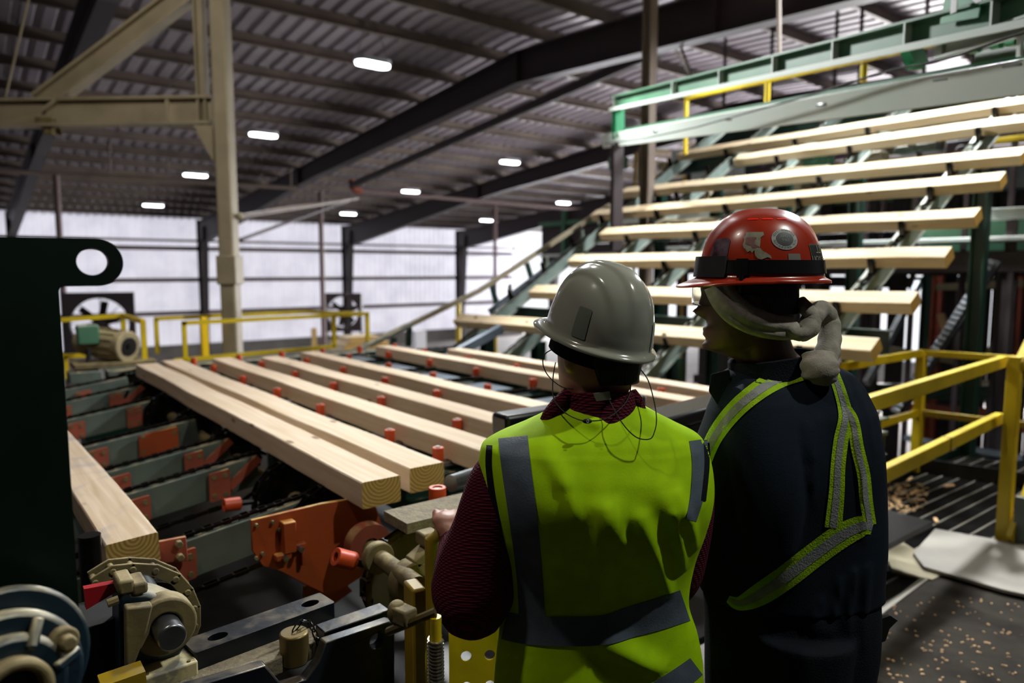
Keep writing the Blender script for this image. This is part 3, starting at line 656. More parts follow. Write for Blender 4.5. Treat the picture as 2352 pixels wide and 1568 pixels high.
# things standing on the mezzanine behind the upper timbers
for k,(px,py,X,d,m,nm,lb) in enumerate(((1650,395,10.8,(.4,1.0,.35),mint,'duct_box','pale duct box far left behind the sixth timber'),(1755,405,10.8,(.4,.5,.5),green,'duct_box','green box behind the sixth timber, right of the pale duct box'),(1900,400,10.8,(.4,.8,.3),cream,'duct_box','cream low box behind the sixth timber in the middle'),(2105,330,10.2,(.3,.9,.25),cream,'duct_box','cream box behind the seventh timber'),(2210,400,10.6,(.4,.6,.5),steelgreen,'duct_box','grey-green box behind the fifth timber near the right edge'),(2320,390,10.2,(.3,.7,.5),bluegrey,'duct_box','blue-grey box at the right edge behind the sixth timber'),(1960,300,10.6,(.4,2.2,.2),brown,'duct_box','long brown box right behind the seventh timber'))):
    p=onx(px,py,X); o=MB().box(p,d).build(nm,m,label=lb,category='duct',bevel=.02); q=p+V((.1,0,d[2]/2)); MB().bar(q,(q.x,q.y,zroof(q.y)-.1),.04,.04).build('hanger',brown,o)
# ================================================================ LEFT FOREGROUND MACHINERY
# dark green plate with eye, standing in the plane Y=1.2
t=thing('lifting_plate',(.03,1.2,.6),'tall dark green steel plate with a round eye in its ear, at the left edge','steel plate')
PY_=1.2
def P2(x,y): p=ony(x,y,PY_); return (p.x,p.z)
c=P2(222,602); re=abs(P2(222,547)[1]-P2(222,657)[1])/2
xe=P2(135,655)[0]; zt_=P2(100,548)[1]; zb_=c[1]-re
out=[(-.35,zt_)]+[(c[0]+re*math.cos(math.radians(a)),c[1]+re*math.sin(math.radians(a))) for a in range(90,-91,-9)]+[(xe+.006,zb_),(xe+.002,zb_-.002),(xe,zb_-.006),(xe,GZ),(-.35,GZ)]
h_=P2(213,601); hole=[(h_[0]+.0205*math.cos(2*math.pi*k/28),h_[1]+.0195*math.sin(2*math.pi*k/28)) for k in range(28)]
MB().plate(out,[hole],(0,PY_,0),(1,0,0),(0,0,1),-.016).build('plate',plate_green,t,bevel=.0012)
# flange bearing at the bottom left, facing the viewer
t=thing('flange_bearing',ony(40,1540,1.08),'round dusty blue flange bearing with bolts at the bottom left corner','bearing')
c=ony(5,1575,1.08); ax=V((.25,-1,.12)).normalized()
b=MB(); b.ringcyl(c,ax,.094,.036,.024,48); b.ringcyl(c+ax*.02,ax,.068,.036,.024,40); b.build('flange',bearing,t,bevel=.008)
b=MB(); b.ringcyl(c-ax*.035+V((.012,0,.012)),ax,.104,.072,.016,48); b.build('back_ring',bearing,t,bevel=.006)
b=MB(); b.ringcyl(c+ax*.04,ax,.044,.029,.03,36); b.build('collar',tan,t,bevel=.006)
MB().cyl(c-ax*.05,c+ax*.035,.029,28).build('shaft',blk,t)
q=c-ax*.06; MB().bar(q,(q.x,q.y,GZ),.09,.03,up=ax).build('mount',blk,t)
sd=ax.cross(V((0,0,1))).normalized(); u=sd.cross(ax)
for k in range(4):
    a=math.radians(28+90*k); q=c+sd*(-math.cos(a)*.076)+u*math.sin(a)*.076
    b=MB(); b.cyl(q+ax*.01,q+ax*.028,.018,20); b.cyl(q+ax*.024,q+ax*.042,.011,6); b.build('bolt',tan,t,bevel=.003)
for a in (10,60,120):
    a=math.radians(a); MB().bar(c+sd*(-math.cos(a)*.05)+u*math.sin(a)*.05+ax*.035,c+sd*(-math.cos(a)*.086)+u*math.sin(a)*.086+ax*.015,.014,.012,up=ax).build('rib',bearing,t,bevel=.004)
# pillow block with shaft and chain wheel
t=thing('pillow_block',ony(350,1440,1.62),'teal and tan pillow block bearing with short round shaft, right of the green plate','bearing')
Y1=1.62; c=ony(368,1418,Y1)
b=MB(); pp=[ony(x,y,Y1) for x,y in [(268,1345),(292,1335),(300,1352),(330,1352),(372,1362),(405,1375),(428,1410),(430,1450),(400,1500),(300,1530),(268,1530)]]; o=pp[0]
b.plate([((p-o).x,(p-o).z) for p in pp],[],o+V((0,.06,0)),(1,0,0),(0,0,1),.09); b.build('housing',bearing,t,bevel=.008)
b=MB(); pp=[ony(x,y,Y1-.04) for x,y in [(283,1385),(345,1378),(330,1440),(300,1520),(285,1560)]]; o=pp[0]; b.plate([((p-o).x,(p-o).z) for p in pp],[],o,(1,0,0),(0,0,1),.03); b.build('web',tan,t,bevel=.004)
b=MB(); b.ringcyl(c+V((0,-.03,0)),(0,1,0),.062,.03,.05,32); b.build('seal_ring',tan,t,bevel=.005)
MB().cyl(c+V((0,.2,0)),c+V((-.0,-.11,-.0)),.028,28).build('shaft',steel,t,bevel=.004)
b=MB(); p=ony(290,1345,Y1); b.box(p+V((-.005,0,.01)),(.03,.07,.03)); b.box(p+V((.02,0,0)),(.03,.07,.025)); b.build('cap',tan,t,bevel=.006)
MB().cyl(p+V((-.04,-.03,-.015)),p+V((-.02,-.03,-.012)),.009,8).build('bolt',tan,t)
# the wheel with flat-link chain behind it
t=thing('chain_wheel',ony(350,1400,1.85),'tan flat-link chain curving round a dark wheel below the blue-stained timber end','chain wheel')
Y2=1.85; ring=[(215,1330),(255,1305),(300,1300),(352,1303),(398,1322),(425,1352),(440,1388),(441,1428),(428,1462),(405,1480)]
pts=[ony(x,y,Y2) for x,y in ring]
b=MB()
for i in range(len(pts)-1):
    a,q=pts[i],pts[i+1]; cen=(a+q)/2; d=(q-a); inn=(ony(345,1410,Y2)-cen).normalized()
    for o in (-.022,.022): b.bar(a-d*.12+V((0,o,0)),q+d*.12+V((0,o,0)),.008,.03,up=inn)
    b.cyl(a+V((0,-.03,0)),a+V((0,.03,0)),.008,8)
b.build('chain',tan,t,bevel=.002)
c2=ony(345,1412,Y2); MB().ringcyl(c2,(0,1,0),.085,.03,.03,40).build('wheel',black,t)
MB().ringcyl(c2+V((0,-.04,0)),(0,1,0),.055,.03,.06,32).build('hub',bearing,t,bevel=.003)
# red and black upright of the pillow block
t=thing('bearing_stand',ony(230,1400,1.7),'black box stand with a red side plate between the green plate and pillow block','stand')
a=ony(240,1460,1.72); MB().bar(a+V((0,0,.06)),(a.x,a.y,.2),.115,.14,up=(0,1,0)).build('box',blk,t,bevel=.003)
pp=[ony(x,y,1.66) for x,y in [(190,1345),(268,1330),(262,1352),(195,1392)]]; o=pp[0]; MB().plate([((p-o).x,(p-o).z) for p in pp],[],o,(1,0,0),(0,0,1),.02).build('red_plate',redm,t)
MB().cyl(ony(205,1250,2.2)-V((0,0,.55)),ony(205,1228,2.2),.028,18).build('pipe_stub',black,label='black hollow pipe stub left of the blue-stained timber end',category='pipe')
# cream sensor block
t=thing('junction_block',ony(370,1500,1.5),'small cream paint-chipped metal block with screws, below the round shaft','metal box')
a=onz(375,1512,.86); MB().box(a-V((0,0,.03)),(.105,.115,.06),Matrix.Rotation(math.radians(4),3,'Z')).build('block',M('chipped_cream_paint','b9ad82',.5,col2='6d6a5c',sc=22,amt=.25),t,bevel=.004)
b=MB()
for dx in (-.04,.04):
    for dy in (-.045,.045): b.cyl(a+V((dx,dy,-.001)),a+V((dx,dy,.002)),.004,8)
b.build('screw',brass,t)
# slotted black flat bars
def hbar(p0,p1,w,h,holes,lab,mat,name):
    p0=V(p0);p1=V(p1); d=(p1-p0); L_=d.length; ex=d.normalized(); ey=V((0,0,1)).cross(ex)
    return MB().plate(rr(L_,w,.006,2),[circ(r,20,x*L_/2,0,ry) for x,r,ry in holes],(p0+p1)/2-V((0,0,h)),ex,ey,h).build(name,mat,label=lab,category='steel bar',bevel=.003)
zt2=.87
a=(onz(432,1485,zt2)); q=onz(752,1371,zt2)
hbar(a,q,.075,.045,[(-.62,.022,.016),(.72,.022,.016)],'dusty black flat bar with two oval holes above the brass cap','flat_bar' and shinyblack,'slotted_bar')
zt3=.83
a=onz(330,1600,zt3);q=onz(800,1440,zt3)
t=thing('machine_bed',(a+q)/2-V((0,0,.1)),'long black steel bed covered in sawdust at the bottom edge, right end notched','machine base')
MB().bar(a-V((0,0,.02)),onz(770,1418,zt3)-V((0,0,.02)),.13,.04).build('sawdust_top',dustsand,t,bevel=.003)
a2=onz(610,1512,zt3+.0);q2=onz(890,1408,zt3)
bl=[ony(x,y,1.47) for x,y in [(722,1505),(735,1464),(882,1416),(893,1418),(893,1640),(300,1700),(305,1600),(600,1514),(640,1562),(690,1548)]]; o=bl[0]
hc=ony(852,1460,1.47)-o
MB().plate([((p-o).x,(p-o).z) for p in bl],[[(hc.x+.017*math.cos(2*math.pi*k/20),hc.z+.019*math.sin(2*math.pi*k/20)) for k in range(20)]],o,(1,0,0),(0,0,1),.03).build('side_plate',shinyblack,t,bevel=.003)
MB().bar(onz(735,1462,zt3+.005),onz(885,1409,zt3+.005),.05,.04).build('end_bar',shinyblack,t,bevel=.003)
# brass cap with safety chain
t=thing('brass_cap',onz(677,1510,.80),'round tarnished brass cap with a short dark chain on top','cap')
c=onz(677,1520,.80); MB().cyl(c,c+V((0,0,.072)),.032,32).build('body',brass,t,bevel=.004)
top=onz(700,1440,.885); tp=c+V((0,0,.072))
k=[tp+V((.0,0,.003)),tp+V((.022,.01,.014)),tp+V((.04,.012,.006)),tp+V((.046,.0,-.012)),tp+V((.05,-.01,-.03)),tp+V((.054,-.016,-.048))]
b=MB()
for i in range(len(k)-1):
    m=(k[i]+k[i+1])/2; d=(k[i+1]-k[i]); L_=d.length*.68; d.normalize(); s2=V((0,0,1)).cross(d).normalized() if i%2 else d.cross(V((0,0,1)).cross(d)).normalized()
    b.tube([m+d*math.cos(a)*L_+s2*math.sin(a)*.006 for a in [2*math.pi*j/12 for j in range(12)]],.0018,6,closed=True)
b.build('chain',black,t)
MB().bar(ony(230,1580,1.5),ony(330,1545,1.5),.05,.03).build('yellow_strip',yellow2,label='grimy yellow strip at the bottom edge left of the cream block',category='steel bar')
# bearing and shaft behind the yellow post
t=thing('shaft_bearing',ony(905,1320,1.68),'dusty tan pillow bearing holding the thin shaft, left of the maroon sleeve','bearing')
MB().cyl(ony(865,1275,1.78),ony(960,1345,1.5),.024,22).build('shaft',tan,t)
MB().ringcyl(ony(868,1280,1.76),(0,1,0),.045,.02,.03).build('hub',tan,t,bevel=.004)
c=ony(945,1335,1.6); b=MB(); b.ringcyl(c,(0,1,0),.06,.025,.05,28); b.bar(c+V((.0,0,.05)),ony(985,1240,1.6)+V((.04,.0,0)),.05,.03); b.box(ony(975,1235,1.6)+V((.01,0,0)),(.05,.05,.035)); b.build('housing',tan,t,bevel=.006)
# yellow gate post, latch, spring and perforated panel
t=thing('gate_post',(.76,1.33,0),'yellow square gate post with rusty latch, left of the maroon sleeve','gate post')
top=onz(952,1340,1.0); R=Matrix.Rotation(math.radians(-10),3,'Z')
MB().box((top.x,top.y,.5),(.032,.062,1.0),R).build('post',yellow2,t,bevel=.006)
c=ath(935,1410,1.25); b=MB(); b.blob(ath(912,1405,1.25),.018,8,(1,1,1.3)); b.bar(ath(912,1405,1.25),ath(945,1420,1.22),.03,.03); b.build('latch',tan,t,bevel=.004)
b=MB(); b.tube([ath(892,1450,1.25),ath(940,1430,1.22),ath(1000,1405,1.22)],.008,8); b.build('latch_bolt',brass,t)
t=thing('spring_strut',ath(1005,1500,1.22),'yellow rod with coiled steel spring beside the perforated panel','spring')
a=ath(1000,1440,1.22); a.z+=.02; bt=V((a.x,a.y,.55)); MB().cyl(bt,a,.011,12).build('rod',yellow,t)
pts=[]
for k in range(30*10): 
    q=2*math.pi*k/10; pts.append(V((a.x+.0135*math.cos(q),a.y+.0135*math.sin(q),a.z-.04-.0065*k/10)))
MB().tube(pts,.0022,5).build('spring',rope,t)
MB().box((a.x+.024,a.y-.005,.72),(.012,.02,.36),R).build('bracket',yellow,t)
t=thing('perforated_gate',(1.02,1.45,0),'yellow perforated safety gate panel behind the hip of the hi-vis vest','gate')
g0=ath(1030,1400,1.78); ex=(RT*.97+FH*.1).normalized(); W_=.42; 
holes=[]
for i in range(5):
    for j in range(9): holes.append(circ(.014,14,.045+i*.062,.06+j*.085))
MB().plate([(0,0),(W_,0),(W_,.86),(0,.86)],holes,(g0.x,g0.y,.02),ex,(0,0,1),.004).build('panel',yellow,t)

# handrail gripped by the left hand
t=thing('front_handrail',(1.2,1.5,0),'round yellow handrail gripped by the left hand of the worker in the vest','handrail')
hp=ath(1032,1212,1.72); e0=hp-ex*.045; e1=hp+ex*.9
MB().tube([V((e0.x,e0.y,0)),V((e0.x,e0.y,hp.z-.09)),e0-V((0,0,.03)),e0+ex*.04,e1],.017,12).build('rail',yellow2,t)
MB().tube([V((e1.x,e1.y,0)),e1],.017,12).build('post',yellow2,t)
# ================================================================ FAR MOTOR, FENCES, FANS
t=thing('gear_motor',ony(255,840,6.9),'sawdust-coated gear motor with round fan cover, behind the far end of the nearest timbers','motor')
mtan=M('sawdust_caked_motor_paint','8f8265',.75,col2='a3966f',sc=14,bump=.3,dust='b8aa84',dustamt=.8); YM=6.9; c=ony(288,795,YM); k0=.1; dr=V((-.55,.75,.08)).normalized()
b=MB(); b.cyl(c,c+dr*.30,.125,28); b.cyl(c-dr*.035,c+dr*.02,.135,28); b.build('fan_cover',mtan,t,bevel=.01)
b=MB(); b.ringcyl(c-dr*.04,dr,.08,.03,.01,24); b.ringcyl(c-dr*.045,dr,.025,.005,.02,12); b.build('grille',black,t)
b=MB()
for i in range(14):
    a=2*math.pi*i/14; s=dr.cross(V((0,0,1))).normalized(); u=s.cross(dr); q=s*math.cos(a)*.128+u*math.sin(a)*.128
    b.bar(c+q+dr*.04,c+q+dr*.30,.006,.022,up=q)
b.build('cooling_fins',mtan,t)
e=c+dr*.36; MB().blob(e,.14,10,(1.1,1,.9)).build('gear_case',mtan,t)
MB().box(ony(205,770,YM)+V((0,.1,0)),(.16,.14,.16)).build('terminal_box',sorter,t,bevel=.01)
MB().box(ony(265,830,YM)+V((0,.1,-.02)),(.62,.35,.04)).build('base_plate',tan,t,bevel=.005)
MB().box(ony(200,858,YM)+V((-.02,0,-.02)),(.24,.2,.10)).build('foot',steelgreen,t,bevel=.01)
MB().cyl(ony(203,830,YM),ony(203,800,YM),.02,10).build('grease_cap',blk,t)
MB().box(ony(265,880,YM)+V((.1,.15,-.3)),(.7,.3,.6)).build('pedestal',green,t)
def fence(name,lab,Y,rails,posts,r=.022,mat=yellow):
    t=thing(name,ony(posts[0][0],posts[0][2],Y),lab,'railing')
    for (x0,y0,x1,y1) in rails: MB().bar(ony(x0,y0,Y),ony(x1,y1,Y),r*1.8,r*1.8).build('rail',mat,t)
    for (x,y0,y1) in posts:
        p=ony(x,y0,Y); q=ony(x,y1,Y); MB().bar(p,(p.x,p.y,q.z),r*1.8,r*1.8).build('post',mat,t)
    return t
fence('walkway_railing','yellow walkway railing in front, just behind the far deck timber ends',7.4,[(418,742,846,720),(400,828,768,795)],[(422,738,830),(766,724,798),(843,720,790)])
fence('walkway_railing','yellow walkway railing one step behind, its top bar slightly higher than the front one',8.6,[(355,732,700,716),(700,716,845,720)],[(358,732,812)],.024)
t=thing('warning_post',ony(467,820,8.2),'thick bright yellow post between the two walkway railings','post'); p=ony(467,728,8.2);q=ony(467,818,8.2); MB().bar(p,(p.x,p.y,q.z),.075,.075).build('post',M('bright_yellow','ffd21a',.4),t,bevel=.01)
t=fence('corner_railing','yellow corner railing behind the gear motor at the left',7.6,[(120,736,282,724),(120,818,200,816)],[(282,724,760),(150,818,870)],.022)
MB().bar(ony(282,725,7.6),ony(328,738,6.95),.04,.04).build('rail',yellow,t); p=ony(328,736,6.95);q=ony(330,830,6.95); MB().bar(p,(p.x,p.y,q.z),.04,.04).build('post',yellow,t)
def fan(lab,cx,cy,Y,rot,R_=.56):
    c=ony(cx,cy,Y); t=thing('drum_fan',(c.x,c.y,GZ),lab,'fan','large square drum fans'); Rm=Matrix.Rotation(rot,3,'Z'); ex=Rm@V((1,0,0)); ey=V((0,0,1)); nn=ex.cross(ey)
    MB().plate([(-.68,-.68),(.68,-.68),(.68,.68),(-.68,.68)],[circ(R_,32)],c,ex,ey,.35).build('housing',brown,t)
    b=MB()
    for k in range(6):
        a=math.pi*k/3+.3; d=ex*math.cos(a)+ey*math.sin(a); s=(-ex*math.sin(a)+ey*math.cos(a)); b.bar(c+nn*.15+d*.05,c+nn*.15+d*.5,.16,.01,up=nn+s*.5)
    b.cyl(c+nn*.05,c+nn*.3,.1,16); b.build('blades',brown,t)
    b=MB()
    for k in range(4):
        a=math.pi*k/4; d=ex*math.cos(a)+ey*math.sin(a); b.bar(c-nn*.01-d*.56,c-nn*.01+d*.56,.015,.015)
    b.build('guard_bars',purl,t)
    for s in (-1,1): 
        q=c+ex*s*.6; MB().bar(q-V((0,0,.6)),(q.x,q.y,GZ),.06,.06).build('leg',purl,t)
fan('large square drum fan on legs behind the gear motor at the left',232,742,18,math.radians(-12))
fan('large square drum fan beside the slim post at the end of the yellow railing',790,716,24,math.radians(-35))
b=MB(); p=ony(812,795,22); b.box(p+V((.2,0,-.1)),(1.6,1.2,.55)); b.box(p+V((.1,-.2,.25)),(1.1,.9,.25)); b.build('plank_pile',W2,label='pale pile of sawn boards far behind the yellow railing end',category='board pile',bevel=.03)
p=ony(722,800,20); MB().box(p,(.12,.12,1.2)).build('timber_upright',W2,label='pale upright board beside the slim post behind the railing',category='board')
p=ony(962,800,14); MB().box(p+V((0,0,-.1)),(.28,.2,1.0)).build('white_bin',M('white_plastic','f0eff5',.5),label='white upright board behind the sixth timber far end',category='board')
for k,(px,py0,py1,Y) in enumerate(((1053,695,775,16),(1140,770,815,12))):
    p=ony(px,py0,Y);q=ony(px,py1,Y); MB().cyl((p.x,p.y,q.z-1.0),p,.07 if k==0 else .03,12).build('bollard',yellow,label=['short thick yellow bollard under the hold-down rail against the white wall','thin yellow post under the lowest incline timber'][k],category='post')
# ================================================================ RIGHT SIDE
# platform made of grating
t=thing('grating_platform',(4,.5,-.1),'dark steel bar grating deck of the platform with pale cross bars','floor grating')
t['kind']='structure'
b=MB(); x=-1.5
while x<7.2:
    y1=1.42 if x<3.3 else 2.55
    b.box((x,(y1-1.6)/2-.0,-.015),(.005,y1+1.6,.03)) ; x+=.03
b.build('bearing_bars',grate,t)
b=MB(); y=-1.5
while y<2.5:
    x0=-1.5 if y<1.4 else 3.3
    b.box(((x0+7.2)/2,y,-.008),(7.2-x0,.010,.02)); y+=.11
b.build('cross_bars',grate2,t)
b=MB()
for X in (-1.4,1.2,3.4,5.4,7.1): b.ibeam((X,-1.6,-.12),(X,1.4 if X<3.3 else 2.5,-.12),.16,.1)
b.bar((3.3,2.57,-.04),(7.2,2.57,-.04),.03,.2); b.bar((-1.5,1.43,-.06),(3.3,1.43,-.06),.02,.2)
b.build('joist',green,t)
for X in (-1.4,3.4,7.1):
    for Y in (-1.5,1.3): MB().bar((X,Y,-.2),(X,Y,GZ),.12,.12).build('leg',green,t)
MB().box((1,-4.8,-.04),(14,6.4,.06)).build('trim_2',matfloor,kind='structure')
# sheets on the grating
def sheet(px,z,th,mat,lab,name='plywood_sheet',cat='plywood sheet'):
    pp=[onz(x,y,z) for x,y in px]; b=MB(); b.plate([(p.x,p.y) for p in pp],[],(0,0,z-th),(1,0,0),(0,1,0),th); return b.build(name,mat,label=lab,category=cat,bevel=.002)
sheet([(2098,1268),(2148,1213),(2420,1262),(2420,1378),(2300,1352),(2122,1300)],.045,.018,ply,'pale grey plywood sheet lying on top, beside the foot of the yellow stair')
sheet([(2030,1268),(2075,1245),(2180,1310),(2142,1330),(2052,1312)],.022,.016,M('yellowed_plywood','a39a80',.8,col2='8e8568',sc=6),'yellowed plywood strip sticking out under the pale grey sheet')
pp=[onz(x,y,.012) for x,y in [(1900,1500),(2140,1318),(2420,1375),(2700,1700),(1750,1900)]]
b=MB(); b.plate([(p.x,p.y) for p in pp],[],(0,0,.0),(1,0,0),(0,1,0),.012); b.build('floor_mat',matfloor,label='dark scuffed steel floor sheet speckled with chips, at the bottom right corner',category='floor sheet')
b=MB(); b.bar(pp[0]+V((0,0,.004)),pp[1]+V((0,0,.004)),.03,.008); b.build('mat_edge',grate2,label='bright worn edge strip along the dark floor sheet',category='edge strip')
rc=random.Random(11)
CH=[(2150,1195,.09,.5),(2085,1225,.07,2),(2030,1215,.12,.2),(2045,1235,.08,1),(2060,1150,.10,.9),(2100,1130,.16,.1),(2180,1115,.10,-.3),(2035,1160,.07,.4),(2090,1100,.12,.2)]
for k,(x,y,l,a) in enumerate(CH):
    p=onz(x,y,.01); MB().box(p,(l,.022,.012),Matrix.Rotation(a,3,'Z')).build('wood_splinter',chip,label='wood splinter lying on the grating behind the blue trousers, %s largest'%ORDN[k],category='wood splinter',group='splinters on the grating')
b=MB()
for k in range(150):
    p=onz(rc.uniform(1960,2352),rc.uniform(1370,1568),.014); b.box(p,(rc.uniform(.004,.014),rc.uniform(.003,.009),.004),Matrix.Rotation(rc.uniform(0,3),3,'Z'))
b.build('wood_chips',chip,label='tiny wood chips scattered over the dark floor sheet',category='wood chips',kind='stuff')
b=MB()
for k in range(160):
    p=onz(rc.uniform(2020,2120),rc.uniform(1110,1180),.006)+V((rc.uniform(-.1,.1),0,0)); b.box(p,(rc.uniform(.01,.05),rc.uniform(.004,.012),.005),Matrix.Rotation(rc.uniform(0,3),3,'Z')@Matrix.Rotation(rc.uniform(-.3,.3),3,'X'))
b.build('wood_shavings',chip,label='loose shavings heaped on the grating by the railing corner',category='wood shavings',kind='stuff')
# yellow guardrails
S=.05
t=thing('guardrail',(6.27,2.5,0),'yellow corner guardrail round the far side of the grating, behind the jacket','railing')
MB().bar((3.6,2.5,1.0),(6.27,2.55,1.0),.04,.06).build('top_rail',yellow,t,bevel=.003); MB().bar((6.27,2.55,1.0),(6.45,1.70,1.0),.04,.05).build('top_rail',yellow,t,bevel=.003)
MB().bar((3.6,2.5,.5),(6.27,2.55,.5),.035,.06).build('mid_rail',yellow,t,bevel=.003); MB().bar((6.27,2.55,.5),(6.45,1.70,.5),.035,.05).build('mid_rail',yellow2,t,bevel=.003)
MB().bar((6.27,2.55,0),(6.27,2.55,1.0),.07,.07).build('post',yellow,t,bevel=.005)
MB().bar((3.6,2.53,.06),(6.27,2.57,.06),.012,.12).build('kick_plate',sorter,t); MB().bar((6.27,2.55,.06),(6.5,1.6,.06),.012,.12).build('kick_plate',grate,t)
t=thing('guardrail',(5.03,1.55,0),'yellow near guardrail with splice mark ending at the stair post','railing')
n0=onz(1960,938,1.11); n1=onz(2303,830,1.11)
MB().bar(n0,n1,.045,.07).build('top_rail',yellow,t,bevel=.004)
m0=V((n0.x,n0.y,.76)); m1=V((n1.x,n1.y,.75)); MB().bar(m0,m1,.045,.07).build('mid_rail',yellow,t,bevel=.004)
for f in (.55,): MB().box(m0.lerp(m1,f),(.012,.05,.075)).build('splice',yellow2,t)
MB().bar((n0.x,n0.y,0),(n0.x,n0.y,1.1),.05,.05).build('post',yellow,t,bevel=.004)
# stairs
t=thing('yellow_stair',(5.05,1.5,0),'steep yellow steel stair with stringer and treads at the right edge','stair')
MB().bar((5.05,1.52,0),(5.05,1.52,1.16),.07,.07).build('post',yellow,t,bevel=.004)
sdir=V((.62,-.06,.78)).normalized()
MB().bar(V((5.05,1.50,1.10)),V((5.05,1.50,1.10))+V((1.55,-.05,1.35)),.05,.07).build('handrail',yellow,t,bevel=.004)
for y,nm in ((1.45,'near'),(.75,'far')): MB().bar((4.98,y,.02),(6.75,y-.05,1.95),.03,.20).build('stringer',yellow,t,bevel=.003)
MB().bar((5.0,1.40,.02),(5.0,1.40,.32),.05,.1).build('foot',steelgreen,t)
for k in range(7):
    x=5.28+.235*k; z=.25+.26*k; b=MB(); b.box((x,1.10,z),(.24,.66,.012)); b.box((x-.12,1.10,z-.025),(.012,.66,.05)); b.build('tread',yellow2,t)
for k in range(3): MB().bar((5.6+.45*k,1.5,.75+.49*k),(5.6+.45*k,1.48,1.6+.42*k),.04,.04).build('baluster',yellow,t)
# dark plank wall with daylight gaps
t=thing('plank_wall',(11,2,GZ),'dark upright plank wall with bright gaps behind the guardrails','wall'); 
gaps=[onx(x,700,11).y for x in (1915,1950,2030,2085,1540,1590)]
i=0; y=8.4
while y>-3.5:
    wd=.21 if (i*7)%3 else .26
    hit=any(abs((y-wd/2)-g)<.15 for g in gaps)
    if not hit:
        MB().box((11+.03*(i%2),y-wd/2,.35),(.04,wd-.012,5.1)).build('plank',plank,t)
    y-=wd; i+=1
b=MB()
for z in (1.5,-.35,-1.6): b.box((10.9,2.4,z),(.1,12,.16))
b.build('nailer',plank,t)
p=onx(2330,640,10.6); 
MB().box((10.75,3.2,1.72),(.3,11,.22)).build('header_beam',brown,label='dark header beam above the plank wall under the pale rack',category='steel beam')
for k,(x,col) in enumerate(((2000,brown),(2125,green),(2230,green),(2150,orange2),(2205,brown),(2330,orange2))):
    p=onx(x,760,10.3); MB().ibeam((10.3,p.y,GZ),(10.3,p.y,1.6),.12,.10,up=(0,1,0)).build('wall_stud',col,label='%s upright stud in front of the plank wall, %s listed from the jacket outward'%(['dark','green','green','rusty','dark','rusty'][k],ORDN[k]),category='steel post',group='wall studs')
for k,(x0,y0,x1,y1,m) in enumerate(((2150,660,2352,650,cream),(2120,885,2352,880,cream),(2030,800,2250,838,cream),(2230,975,2352,985,orange2),(2040,930,2330,950,orange2),(2160,720,2180,780,chip),(2230,900,2290,780,cream),(2185,880,2215,820,cream))):
    MB().bar(onx(x0,y0,10),onx(x1,y1,10),.04,.09).build('scrap_board',m,label=['pale board high across the plank wall','pale board low across the plank wall','pale slanting board by the railing corner','rusty plate right of the drag chain foot','rusty rail low behind the guardrail','short leaning stick high on the plank wall','leaning pale board right of the drag chain','leaning pale board left of its taller neighbour'][k],category='board')
# diagonal drag chain
t=thing('drag_chain',onx(2080,890,8.0),'shiny drag chain running diagonally down in front of the plank wall','chain')
a=onx(2278,600,8.2); c=onx(2052,950,7.2); n=30; b=MB()
for k in range(n):
    p=a.lerp(c,k/n); q=a.lerp(c,(k+.75)/n); b.bar(p,q,.075,.03,up=(-1,0,0))
b.build('flight',steel,t,bevel=.005)
MB().bar(a+V((.08,0,0)),c+V((.08,0,0)),.12,.05,up=(-1,0,0)).build('backing',black,t)
MB().bar(onx(2110,650,8),onx(1990,880,7),.05,.08).build('return_rail',steel,label='narrow bright steel rail slanting behind the lowest incline timbers',category='steel rail')
# conveyor below the platform, seen through the guardrail
t=thing('lower_conveyor',(9,2,-1.2),'blue-grey conveyor table with rollers below the platform, behind the guardrail','conveyor')
MB().box(onx(2240,1040,8.5),(.9,1.1,.06),Matrix.Rotation(.3,3,'Y')).build('table',bluegrey,t)
b=MB()
for k in range(5): p=onx(2130+35*k,1045+8*k,8.2); b.cyl(p-V((0,.1,0)),p+V((0,.1,0)),.06,14)
b.build('rollers',steel,t)
for k in range(3): p=onx(2150+60*k,1080,8.4); MB().bar(p,(p.x,p.y,GZ),.07,.07).build('leg',green,t)
MB().ibeam(onx(1960,1075,9),onx(2352,1120,9),.2,.1).build('lower_beam',green,label='dark green beam below the platform edge behind the guardrail',category='steel beam')
MB().ibeam(onx(1990,895,9.6),onx(2352,905,9.6),.18,.1).build('middle_beam',green,label='dark green beam behind the guardrail at mid height',category='steel beam')
